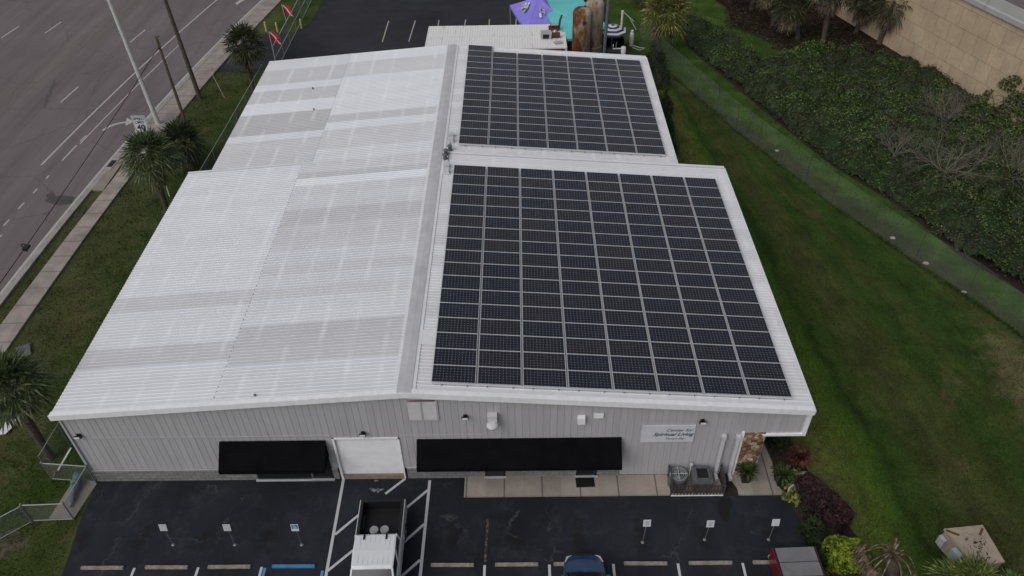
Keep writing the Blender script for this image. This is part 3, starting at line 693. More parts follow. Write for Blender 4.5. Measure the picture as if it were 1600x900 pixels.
# roll-up door
door = MB(); n_ = 30; x0, x1 = DX0+.1, DX1-.06
for i in range(n_):
    a, b_ = .28+(DZ-.36)*i/n_, .28+(DZ-.36)*(i+1)/n_; mid = (a+b_)/2
    door.face([(x0, .06, a), (x1, .06, a), (x1, .03, mid), (x0, .03, mid)]); door.face([(x0, .03, mid), (x1, .03, mid), (x1, .06, b_), (x0, .06, b_)])
do = door.build('door', 'rollup', bd)
mb = MB(); mb.box(DX0, -.07, 0, x0, .07, DZ); mb.box(x1, -.05, 0, DX1, .07, DZ); mb.box(DX0, -.05, DZ-.08, DX1, .07, DZ); mb.build('door_frame', 'white', do)
mb = MB(); mb.box(x0, -.05, 0, x1, .12, .28); mb.build('threshold', 'tan', do)
# awnings
def awning(x0, x1, zt, zb, dep, name='awning'):
    mb = MB(); mb.face([(x0, -.03, zt), (x0, -dep, zb), (x1, -dep, zb), (x1, -.03, zt)])
    mb.face([(x0, -dep, zb), (x0, -dep-.01, zb-.2), (x1, -dep-.01, zb-.2), (x1, -dep, zb)])
    for x in (x0, x1): mb.face([(x, -.03, zt), (x, -dep, zb), (x, -dep-.01, zb-.2), (x, -.03, zb-.2)])
    mb.face([(x0, -.03, zt-.04), (x1, -.03, zt-.04), (x1, -dep+.02, zb-.04), (x0, -dep+.02, zb-.04)])
    a = mb.build(name, 'black_canvas', bd)
    fr = MB(); fr.tube([(x0+.02, -dep+.02, zb-.02), (x1-.02, -dep+.02, zb-.02)], .02, 6)
    n_ = int((x1-x0)/1.5)
    for i in range(n_+1):
        x = x0+.03+(x1-x0-.06)*i/n_; fr.tube([(x, -.04, zt-.05), (x, -dep+.02, zb-.05)], .015, 6); fr.tube([(x, -.04, zb-.18), (x, -dep+.02, zb-.18)], .015, 6)
    fr.build('awning_frame', 'galv', a); return a
awning(6.55, 11.3, 2.88, 1.98, 1.0); awning(15.4, 24.52, 2.90, 2.02, 1.0)
def leafdoor(x0, x1, z0, z1, label=None):
    mb = MB(); mb.box(x0, -.06, z0, x0+.07, -.035, z1); mb.box(x1-.07, -.06, z0, x1, -.035, z1); mb.box(x0, -.06, z1-.08, x1, -.035, z1); mb.box(x0, -.06, z0, x1, -.035, z0+.12)
    o = mb.build('door', 'black', bd)
    q = MB(); q.box(x0+.07, -.05, z0+.12, x1-.07, -.043, z1-.08); q.build('pane', 'glass', o)
    q = MB(); q.box(x0-.05, -.16, z0-.05, x1+.05, -.065, z0-.015); q.build('threshold', 'alu', o)
leafdoor(18.35, 19.3, .16, 2.2); leafdoor(22.6, 23.55, .16, 2.2); leafdoor(10.3, 11.25, .12, 2.2)
mb = MB(); mb.box(7.7, -.09, .10, 10.2, -.045, 2.2); o = mb.build('window', 'glass', bd)
q = MB(); q.box(7.6, -.16, .03, 11.3, -.065, .10); q.build('sill', 'doorwhite', o)
for x0, x1 in ((15.9, 18.1), (19.7, 22.2)):
    mb = MB(); mb.box(x0, -.09, .95, x1, -.045, 2.3); o = mb.build('window', 'glass', bd)
    q = MB(); q.box(x0-.05, -.12, .88, x1+.05, -.05, .95); q.build('sill', 'white', o)
# louvres
lv = MB(); lv.box(15.14, -.05, 4.18, 15.20, -.015, 5.46); lv.box(16.46, -.05, 4.18, 16.52, -.015, 5.46); lv.box(15.79, -.05, 4.24, 15.85, -.015, 5.40); lv.box(15.2, -.05, 5.40, 16.46, -.015, 5.46); lv.box(15.2, -.05, 4.18, 16.46, -.015, 4.24)
lo = lv.build('louvre', 'siding', bd)
q = MB()
for a, b_ in ((15.21, 15.78), (15.86, 16.45)):
    for i in range(12):
        z = 4.25+i*.095; q.face([(a, -.02, z+.09), (b_, -.02, z+.09), (b_, -.06, z+.01), (a, -.06, z+.01)])
q.build('slats', simple('louvre_paint', (.47, .46, .47), .6, .1), lo)
q = MB(); q.box(15.3, -.055, 5.462, 16.4, -.017, 5.485); q.build('rusty_edge', 'rustband', lo)
mb = MB(); mb.box(23.2, -.06, 4.24, 23.65, -.015, 4.56)
vg = mb.build('vent_grille', 'doorwhite', bd); q = MB()
for i in range(4): q.box(23.22, -.085, 4.27+i*.075, 23.63, -.062, 4.31+i*.075)
q.build('slats', 'white', vg)
# exhaust hood
mb = MB(); mb.box(18.62, -.28, 4.30, 19.04, -.015, 4.68); eh = mb.build('exhaust_hood', 'doorwhite', bd)
q = MB(); q.lathe([(.0, -.02), (.25, -.02), (.26, .05), (.22, .11), (.10, .16), (.02, .17)], (18.83, -.34, 4.16), 24); q.build('hood_cap', 'doorwhite', eh, True)
mb = MB(); mb.box(22.52, -.22, 4.02, 22.84, -.015, 4.42); mb.build('utility_box', 'white', bd)
def floodlight(x, z, mat='black'):
    mb = MB(); mb.box(x-.08, -.07, z-.06, x+.08, -.014, z+.10); L = mb.build('wall_light', mat, bd)
    q = MB(); M = Matrix.Translation((x, -.16, z)) @ Matrix.Rotation(R(-35), 4, 'X'); q.rbox(None, 0, -.15, -.10, -.04, .15, .08, .06, M); q.build('lamp_head', mat, L)
    q = MB(); q.rbox(None, 0, -.12, -.115, -.035, .12, -.101, .04, M); q.build('lens', 'lamp_clear', L)
floodlight(17.66, 4.45); floodlight(27.95, 3.98); floodlight(13.08, 3.38); floodlight(.45, 3.42)
# downpipes
for x, zt, yy in ((29.03, 2.95, -.14), (29.68, 2.90, -.14)):
    mb = MB(); mb.box(x-.07, yy-.06, .35, x+.07, yy+.06, zt); mb.box(x-.10, yy-.08, zt-.12, x+.10, -.015, zt+.10); mb.box(x-.07, yy-.36, .2, x+.07, yy+.06, .36); mb.build('downpipe', 'doorwhite', bd)
# roof boxes and vents by the ridge
def rbox_on_roof(x, y, sx, sy, h, mat, name):
    mb = MB(); z = rz_(x)+.03; mb.box(x-sx, y-sy, z, x+sx, y+sy, z+h); mb.box(x-sx-.04, y-sy-.04, z, x+sx+.04, y+sy+.04, z+.03); return mb.build(name, mat, bd)
for x, y in ((15.90, 20.95), (15.92, 20.35), (15.84, 17.45), (15.86, 16.85)): rbox_on_roof(x, y, .17, .16, .26, 'alu', 'junction_box')
for x, y in ((15.93, 19.35), (15.72, 18.85), (15.70, 18.35)):
    mb = MB(); z = rz_(x)+.03; mb.lathe([(.16, 0), (.11, .08), (.10, .25), (.16, .26), (.15, .31)], (x, y, z), 14); mb.build('vent_cap', 'acgrey', bd, True)
mb = MB(); mb.tube([(15.9, 16.7, rz_(15.9)+.08), (15.9, 21.2, rz_(15.9)+.08)], .025, 6); mb.build('conduit', 'galv', bd)
for x, y in ((5.6, 29.1), (6.3, 25.9), (8.75, .2)):
    mb = MB(); z = rz_(x)+.02; mb.lathe([(.06, 0), (.04, .03), (.035, .10), (.055, .11), (.05, .13)], (x, y, z), 10); mb.build('vent_pipe', 'acgrey', bd, True)
# name board
sg = thing('name_board', 'white rectangular name board lettered Center for Spiritual Living on grey siding', 'sign', (26.55, -.015, 3.13))
mb = MB(); mb.box(-1.17, -.05, -.56, 1.17, 0, .56); mb.build('board', 'signwhite', sg)
for body, sz, x, z, mt, bo in (('Center for', .27, .46, .17, 'ink', .0), ('Spiritual Living', .30, .22, -.12, 'ink', .004), ('Tampa Bay', .20, .32, -.38, 'ink_grey', .0)):
    text('lettering', body, sz, mt, sg, (x, -.054, z), (R(90), 0, 0), .42, 'CENTER', .003, bo)

# ------------------------------------------------------------------ solar panels
TILT = math.atan(SL); CT = math.cos(TILT)
ORD = ['first', 'second', 'third', 'fourth', 'fifth', 'sixth', 'seventh', 'eighth', 'ninth', 'tenth', 'eleventh', 'twelfth', 'thirteenth', 'fourteenth', 'fifteenth', 'sixteenth', 'seventeenth', 'eighteenth']
def array(xa, ya, pa, pb, pw, ph, cols, rows, which, mat, extra=False):
    pan0 = thing('solar_panel', 'x', 'solar panel')
    mb = MB(); mb.box(.020, .014, .012, pw-.020, ph-.014, .034); mb.build('cell_sheet', mat, pan0)
    mb = MB(); f_ = .020
    g_ = .014; mb.box(0, 0, 0, pw, g_, .04); mb.box(0, ph-g_, 0, pw, ph, .04); mb.box(0, g_, 0, f_, ph-g_, .04); mb.box(pw-f_, g_, 0, pw, ph-g_, .04); mb.build('frame', 'alu', pan0)
    index_kids(); first = True
    for c in range(cols):
        for r in range(rows + (1 if (extra and c == 0) else 0)):
            o = pan0 if first else copy_tree(pan0)
            first = False
            x = xa + c*pa; y = ya + r*pb
            o.location = (x, y, rz_(x)+.12); o.rotation_euler = (0, TILT, 0)
            o['label'] = 'solar panel of the %s array, %s column from ridge, %s row from front' % (which, ORD[c], ORD[r])
            o['category'] = 'solar panel'; o['group'] = 'solar panels of the %s array' % which
    x1 = xa+cols*pa
    rk = thing('mounting_rack', 'thin metal rails and feet carrying the %s solar array' % which, 'rack', (0, 0, 0), 0, 'racks under the solar arrays')
    mb = MB()
    for i in range(cols):
        for f in (.22, .78):
            x = xa+i*pa+pa*f; mb.box(x-.02, ya+.03, rz_(x)+.06, x+.02, ya+rows*pb-.05, rz_(x)+.105)
    mb.build('rails', 'alu', rk)
    mb = MB()
    for i in range(cols):
        for f in (.22, .78):
            x = xa+i*pa+pa*f
            for k in range(0, rows+1, 2):
                y = ya+.06+k*pb*(rows-.15)/rows; mb.box(x-.03, y-.05, rz_(x)+.02, x+.03, y+.05, rz_(x)+.09)
            mb.box(x-.02, ya-.10, rz_(x)+.03, x+.02, ya+.02, rz_(x)+.08)
    mb.build('feet', 'galv', rk)
    mb = MB(); slopebox(mb, xa, x1-.06, ya-.055, ya-.03, .09, .165); mb.build('front_skirt', 'alu', rk)
array(16.29, .43, 1.9435, 1.0069, 1.875, .990, 8, 17, 'nearer', 'cells')
array(16.42, 19.98, 1.83, .953, 1.775, .938, 7, 14, 'farther', 'cells_b', True)

# ------------------------------------------------------------------ front things
# wheel stops
def wheel_stop(x, y, mat, label, grp='concrete wheel stops of the front lot'):
    mb = MB(); L = .92
    pr = [(-.075, .0), (-.065, .09), (-.045, .115), (.045, .115), (.065, .09), (.075, 0)]
    B = len(mb.v)
    for X in (-L, -L+.03, L-.03, L):
        s = .85 if abs(X) == L else 1
        for a, b_ in pr: mb.v.append((X, a*s, b_*s))
    for i in range(3):
        for j in range(5): mb.f.append((B+i*6+j, B+i*6+j+1, B+(i+1)*6+j+1, B+(i+1)*6+j)); mb.mi.append(0)
    mb.f.append(tuple(B+j for j in range(6))); mb.f.append(tuple(B+18+j for j in reversed(range(6)))); mb.mi += [0, 0]
    o = mb.build('wheel_stop', mat, None, loc=(x, y, .005)); o.rotation_euler.z = R(rnd.uniform(-.7, .7))
    return tag(o, label, 'wheel stop', grp)
lb = {2.05: 'tan concrete wheel stop nearest the grass and chain-link enclosure', 4.82: 'worn tan wheel stop behind the left blank sign post', 7.52: 'tan wheel stop between the blue one and the worn one on its left',
      17.07: 'tan concrete wheel stop just right of the striped bay of the white pickup', 19.81: 'wheel stop between the pickup bay and the blue car, second right of the stripes', 22.3: 'wheel stop half hidden under the nose of the blue car',
      25.29: 'stained wheel stop just right of the blue car', 28.04: 'clean tan wheel stop behind the middle sign post right of the blue car', 30.75: 'wheel stop partly hidden behind the red pickup'}
for x, l in lb.items(): wheel_stop(x, -4.50, 'stopc', l)
wheel_stop(10.28, -4.5, 'bluepaint', 'bright blue painted wheel stop by the accessible stall sign')
# small sign posts
def stall_sign(bx, by, tx, ty, face, label, ink=False):
    t = thing('stall_sign', label, 'sign', (bx, by, 0), 0, 'parking signs on thin posts at the stalls')
    d = Vector((tx-bx, ty-by, 1.42))
    mb = MB(); mb.tube([(0, .02, 0), (d.x, d.y+.02, d.z+.1)], .018, 6); mb.build('post', 'galv', t)
    mb = MB(); mb.lathe([(.08, 0), (.07, .03), (.03, .05)], (0, .02, .004), 12); mb.build('base', 'galv', t)
    mb = MB(); M = Matrix.Translation((d.x, d.y-.01, d.z)) @ Matrix.Rotation(R(-10), 4, 'X'); mb.rbox(None, 0, -.16, -.012, -.20, .16, 0, .20, M); f = mb.build('sign_face', face, t)
    if ink == 'ada':
        q = MB(); q.rbox(None, 0, -.135, -.016, -.06, .135, -.013, .175, M); q.build('blue_panel', 'bluepaint', f)
        q = MB()
        def pt(x, z): return M @ Vector((x, -.02, z))
        q.tube([pt(-.02, .13), pt(-.01, .06), pt(.05, .06), pt(.08, .0)], .012, 5)
        c = [pt(-.01+.055*math.cos(a/8*6.28), .03+.055*math.sin(a/8*6.28)) for a in range(3, 9)]; q.tube(c, .008, 5); q.tube([pt(-.025, .14), pt(-.018, .155)], .018, 6)
        q.build('wheelchair_symbol', 'signwhite', f)
    elif ink:
        q = MB()
        for z, w_ in ((.11, .09), (.04, .11), (-.03, .07), (-.10, .10)): q.rbox(None, 0, -w_, -.016, z-.012, w_, -.013, z+.012, M)
        q.build('faint_print', 'signgrey' if ink == 'f' else 'ink_grey', f)
sp_ = [((270.6, 852), (255, 824)), ((367, 852), (354.6, 824)), ((471.5, 852), (460.7, 824)), ((1004, 848), (1011, 817)), ((1101, 844), (1110, 818)), ((1201, 844), (1212, 816))]
sl_ = [('signgrey', False, 'blank pale sign on a leaning post, leftmost of the parking signs'), ('signgrey', False, 'blank pale sign on a thin post, next left of the blue accessible sign'), ('signwhite', 'ada', 'blue and white accessible parking sign on a thin post'),
       ('signwhite', 'g', 'white printed parking sign next right of the blue car'), ('signwhite', 'g', 'white printed parking sign in the middle of the right-hand three'), ('signwhite', 'f', 'white parking sign in front of the red pickup, rightmost of all')]
for (b_, t_), (fm, ink, l) in zip(sp_, sl_):
    p = G(*b_); q = G(*t_, 1.42); stall_sign(p.x, p.y, q.x, q.y, fm, l, ink)
# door mat
mb = MB(); mb.rbox((23.0, -.42, 0), R(2), -.43, -.27, .102, .43, .27, .115); tag(mb.build('door_mat', 'black'), 'black rectangular door mat on the walkway below the right awning', 'door mat')
# condenser enclosure
t = thing('picket_screen', 'dark weathered timber picket screen around the two cooling units', 'fence', (26.6, -1.06, 0))
ex0, ex1 = G(1048, 775).x, G(1130, 775).x
ex0, ex1 = ex0-26.6, ex1-26.6
mb = MB()
for i in range(17):
    x = ex0+(ex1-ex0)*i/16; h_ = .78+rnd.uniform(-.03, .03); mb.rbox((x, -.05, 0), 0, -.04, -.012, .02, .04, .012, h_)
mb.build('front_slats', 'wood_dark', t)
mb = MB(); mb.box(ex0, -.035, .62, ex1, -.01, .70); mb.box(ex0, -.035, .18, ex1, -.01, .26); mb.build('rail', 'wood_dark', t)
for x in (ex0, ex1):
    mb = MB()
    for i in range(8): mb.rbox((x, .02+i*.13, 0), 0, -.012, -.045, .02, .012, .045, 1.0+rnd.uniform(-.05, .05))
    mb.box(x-.035, 0, .75, x-.012, 1.0, .83); mb.build('side_slats', 'wood_dark', t)
mb = MB(); mb.box(ex0, -.10, 0, ex1, -.07, .05); mb.build('white_kerb_edge', 'white', t)
def condenser(x, y, rad, square, label):
    t = thing('cooling_unit', label, 'air conditioner', (x, y, .1), 0, 'outdoor cooling units behind the picket screen')
    mb = MB()
    if square:
        mb.box(-rad, -rad, 0, rad, rad, .72); mb.box(-rad-.02, -rad-.02, .72, rad+.02, rad+.02, .76); b_ = mb.build('casing', 'acgrey', t)
        q = MB()
        for i in range(12): q.box(-rad-.012, -rad-.012, .05+i*.054, rad+.012, rad+.012, .07+i*.054)
        q.build('louvre_slats', 'galv', b_)
        q = MB(); q.box(-rad*.62, -rad*.6, .762, rad*.62, rad*.7, .78); q.build('fan_opening', 'black', t)
        q = MB(); q.box(-rad*.75, rad*.7, .77, rad*.75, rad*.82, .86); q.box(-rad*.8, -rad*.8, .77, -rad*.66, rad*.8, .84); q.box(rad*.66, -rad*.8, .77, rad*.8, rad*.8, .84); q.box(-rad*.75, -rad*.85, .77, rad*.75, -rad*.7, .84); q.build('top_frame', 'acgrey', t)
    else:
        mb.lathe([(rad, 0), (rad, .68), (rad*.96, .74), (rad*.72, .76)], (0, 0, 0), 28, 1, .95); mb.build('casing', 'acgrey', t, False)
        q = MB(); q.lathe([(rad*.7, .755), (rad*.7, .768), (.01, .768)], (0, 0, 0), 28, 1, .95); q.build('fan_opening', 'black', t)
        q = MB()
        for a in (0, 90): 
            c, s = math.cos(R(a))*rad*.95, math.sin(R(a))*rad*.95; q.tube([(-c, -s, .80), (c, s, .80)], .018, 5)
        for rr in (.35, .52, .7, .88): q.tube([(rad*rr*math.cos(k/20*6.2832), rad*rr*.95*math.sin(k/20*6.2832), .79) for k in range(21)], .010, 4)
        q.build('guard', 'galv_light', t)
        q = MB()
        for a in range(3):
            th = a*2.094; q.face([(rad*.1*math.cos(th), rad*.1*math.sin(th), .775), (rad*.6*math.cos(th-.1), rad*.6*math.sin(th-.1), .772), (rad*.6*math.cos(th+.6), rad*.6*math.sin(th+.6), .782), (rad*.1*math.cos(th+.8), rad*.1*math.sin(th+.8), .78)])
        q.build('fan_blade', 'galv', t)
p = G(1061, 742, .9); condenser(p.x, -.56, .43, False, 'round grey cooling unit with open fan guard behind the pickets')
p = G(1098, 742, .9); condenser(p.x, -.56, .40, True, 'square dark cooling unit beside the round one behind the pickets')
p = G(1080, 727, .9)
t = thing('electric_meter', 'small white round meter on a pipe between the cooling units', 'meter', (p.x, -.1, 0))
mb = MB(); mb.tube([(0, 0, .1), (0, 0, .95)], .025, 6); mb.build('pipe', 'white', t); mb = MB(); mb.lathe([(.08, .9), (.10, .98), (.08, 1.05), (.03, 1.08)], (0, -.02, 0), 14); mb.build('dial', 'siding', t)
# ------------------------------------------------------------------ vehicles
def loft(mb, secs, close=True):
    n = len(secs[0]); B = len(mb.v)
    for s in secs: mb.v.extend([tuple(p) for p in s])
    for i in range(len(secs)-1):
        for j in range(n if close else n-1):
            k = (j+1) % n; mb.f.append((B+i*n+j, B+i*n+k, B+(i+1)*n+k, B+(i+1)*n+j)); mb.mi.append(mb.cur)
    mb.f.append(tuple(B+j for j in reversed(range(n)))); mb.f.append(tuple(B+(len(secs)-1)*n+j for j in range(n))); mb.mi += [mb.cur]*2
def wheel(parent, x, y, r, wdt):
    mb = MB(); M = Matrix.Translation((x, y, r)) @ Matrix.Rotation(R(90), 4, 'Y')
    q = MB(); q.lathe([(r*.6, -wdt/2), (r*.93, -wdt/2), (r, -wdt/2+.03), (r, wdt/2-.03), (r*.93, wdt/2), (r*.6, wdt/2)], (0, 0, 0), 28); q.v = [tuple(M @ Vector(v)) for v in q.v]
    w_ = q.build('wheel', 'rubber', parent, False)
    sx = 1 if x > 0 else -1
    q = MB(); q.lathe([(r*.62, wdt/2*.9), (r*.58, wdt/2*1.02), (r*.15, wdt/2*.8), (r*.12, wdt/2*1.05)], (0, 0, 0), 20)
    q.v = [tuple(Matrix.Translation((x, y, r)) @ Matrix.Rotation(R(90*sx), 4, 'Y') @ Vector(v)) for v in q.v]; q.build('rim', 'silver', w_)
def bodysec(y, w_, z0, z1, tw=.94, r_=.06):
    """a cross-section ring (x,z) at y: sill, belt, shoulder"""
    return [(-w_*.94, y, z0), (-w_, y, z0+.12), (-w_, y, z0+(z1-z0)*.62), (-w_*tw-.0, y, z1-r_*.5), (-w_*tw+r_, y, z1), (w_*tw-r_, y, z1), (w_*tw, y, z1-r_*.5), (w_, y, z0+(z1-z0)*.62), (w_, y, z0+.12), (w_*.94, y, z0)]
def pickup(name, label, loc, rz, paint, cover, L=5.85, W=.99, bed=1.75, ribs=True):
    """tailgate at y=0, nose towards -y"""
    t = thing(name, label, 'pickup truck', loc, rz)
    zb = 1.32
    # body : cab lower + hood
    mb = MB(); yb = -.02-bed-.12
    ys = [yb, yb-.4, yb-1.9, yb-2.2, yb-2.4, -L+.5, -L+.1, -L]
    hz = [1.30, 1.30, 1.28, 1.26, 1.22, 1.14, 1.02, .80]; ws = [W, W, W, W, W, W*.98, W*.93, W*.86]
    loft(mb, [bodysec(y, w_, .42, z) for y, z, w_ in zip(ys, hz, ws)]); b = mb.build('body', paint, t)
    # bed
    mb = MB(); wi = W-.14
    for s in (-1, 1):
        mb.box(min(s*W, s*wi), yb, .45, max(s*W, s*wi), 0, zb-.012)
    mb.box(-W, -.02, .5, W, .06, zb-.012); mb.box(-wi, yb, .45, wi, 0, .74); mb.box(-wi, yb, .45, wi, yb+.06, zb-.012); mb.build('bed', paint, t)
    mb = MB(); mb.box(-W+.035, yb, zb-.012, -wi+.03, .05, zb+.015); mb.box(wi-.03, yb, zb-.012, W-.035, .05, zb+.015); mb.box(-wi, -.06, zb-.012, wi, .065, zb+.012)
    for s in (-1, 1): mb.box(min(s*wi, s*(wi-.02)), yb+.06, .76, max(s*wi, s*(wi-.02)), -.02, zb-.02)
    for s in (-1, 1): mb.box(min(s*wi, s*(wi-.14)), -1.25, .76, max(s*wi, s*(wi-.14)), -.55, 1.02)
    mb.box(-wi, yb+.06, .742, wi, -.02, .762)
    for i in range(16): x = -wi+.1+i*(2*wi-.2)/15; mb.box(x-.02, yb+.08, .762, x+.02, -.04, .775)
    mb.box(-wi, -.06, .76, wi, -.03, zb-.02)
    mb.build('bed_liner', 'black', t)
    mb = MB(); mb.box(-W*.72, -.0, .95, W*.72, .075, 1.05); mb.box(-W*.98, .061, .45, W*.98, .17, .62); mb.build('bumper', 'silver', t)
    for s in (-1, 1):
        mb = MB(); mb.box(min(s*W*.84, s*W*1.005), -.05, .85, max(s*W*.84, s*W*1.005), .085, 1.22); mb.build('tail_light', 'lamp_red', t)
        mb = MB(); mb.rbox((s*W*.70, -L+.09, 0), 0, -.17, -.04, .78, .17, .14, .96); mb.build('headlight', 'lamp_clear', t)
    if cover:
        mb = MB(); mb.box(-W+.1, yb+.02, zb+.016, W-.1, .03, zb+.05)
        tc_ = mb.build('bed_cover', 'tonneau', t)
        q = MB()
        for y in (-bed*.36, -bed*.72): q.box(-W+.1, y-.012, zb+.05, W-.1, y+.012, zb+.058)
        q.build('fold_seam', 'black', tc_)
    # cab (greenhouse) glass core + painted roof and pillars
    zr_ = 1.88; y0, y1, y2, y3 = yb-.02, yb-.16, yb-1.62, yb-2.32
    tw = W*.845
    mb = MB(); loft(mb, [[(-W*.93, y0, 1.28), (-tw, y1, zr_-.05), (tw, y1, zr_-.05), (W*.93, y0, 1.28)], [(-W*.95, (y0+y3)/2, 1.26), (-tw, (y1+y2)/2, zr_-.05), (tw, (y1+y2)/2, zr_-.05), (W*.95, (y0+y3)/2, 1.26)], [(-W*.9, y3, 1.22), (-tw*.96, y2, zr_-.06), (tw*.96, y2, zr_-.06), (W*.9, y3, 1.22)]])
    mb.build('window_glass', 'glass', t)
    mb = MB()
    secs = []
    for y, z, wd in ((y1+.06, zr_-.05, tw*.98), (y1-.02, zr_, tw+.015), ((y1+y2)/2, zr_+.025, tw+.03), (y2+.08, zr_, tw+.01), (y2-.04, zr_-.05, tw*.97)):
        secs.append([(-wd, y, z-.07), (-wd, y, z-.02), (-wd*.93, y, z), (-wd*.4, y, z+.012), (wd*.4, y, z+.012), (wd*.93, y, z), (wd, y, z-.02), (wd, y, z-.07)])
    loft(mb, secs)
    if ribs:
        for i in range(7): x = -tw*.72+i*tw*.24; mb.box(x-.01, y2+.15, zr_+.02, x+.01, y1-.1, zr_+.030)
    rf = mb.build('roof', paint, t)
    for s in (-1, 1):
        mb = MB(); mb.tube([(s*W*.95, y0, 1.28), (s*W*.95, y3, 1.24)], .03, 6)
        mb.tube([(s*W*.94, y0, 1.26), (s*tw*1.0, y1, zr_-.04)], .055, 6); mb.tube([(s*W*.92, y3, 1.22), (s*tw*.97, y2, zr_-.05)], .045, 6)
        mb.tube([(s*W*.955, (y0+y3)/2+.05, 1.26), (s*(tw+.012), (y1+y2)/2+.05, zr_-.05)], .04, 6); mb.build('pillar', paint, t)
    if ribs:
        mb = MB()
        for s in (-1, 1): mb.box(s*tw*.55-.035, y1-.22, zr_+.02, s*tw*.55+.035, y1+.02, zr_+.07)
        mb.build('roof_mount', 'black', rf)
    for s in (-1, 1):
        mb = MB(); mb.box(min(s*W*1.0, s*(W+.2)), y3+.35, 1.2, max(s*W*1.0, s*(W+.2)), y3+.47, 1.42); mb.build('mirror', 'black', t)
        for k in (0, 1):
            mb = MB(); yy = yb-.45-k*1.0; mb.box(min(s*W*.995, s*(W+.035)), yy-.09, 1.0, max(s*W*.995, s*(W+.035)), yy+.09, 1.04); mb.build('door_handle', 'silver', t)
    wheel(t, -W+.13, -1.0, .39, .27); wheel(t, W-.13, -1.0, .39, .27); wheel(t, -W+.13, -L+.95, .39, .27); wheel(t, W-.13, -L+.95, .39, .27)
    mb = MB(); mb.box(-W*.8, -L+.2, .3, W*.8, -.1, .5); mb.build('chassis', 'black', t)
    return t
pk = pickup('pickup_truck', 'white pickup with open black bed backed into the striped bay', (13.95, -2.12, 0), R(1.2), 'cardbody_white', False)
for k, (dx, dy, l) in enumerate([(-.25, -1.36, 'left silver-lidded bucket standing in the white pickup bed'), (.20, -1.34, 'right silver-lidded bucket standing in the white pickup bed')]):
    bk = thing('bucket', l, 'bucket', (13.95+dx+.03, -2.12+dy, .775), 0, 'round buckets in the pickup bed')
    mb = MB(); mb.lathe([(.15, 0), (.175, .36), (.178, .38)], (0, 0, 0), 20); mb.build('pail', 'galv_light', bk, False)
    mb = MB(); mb.lathe([(.185, .375), (.188, .40), (.17, .415), (.12, .408), (.01, .408)], (0, 0, 0), 22); mb.build('lid', 'silver', bk)
pickup('pickup_truck', 'dark red pickup with grey folding bed cover at the planted edge', (31.27, -4.62, 0), R(2.0), 'carred', True, L=5.3, W=.90, bed=1.75, ribs=False)
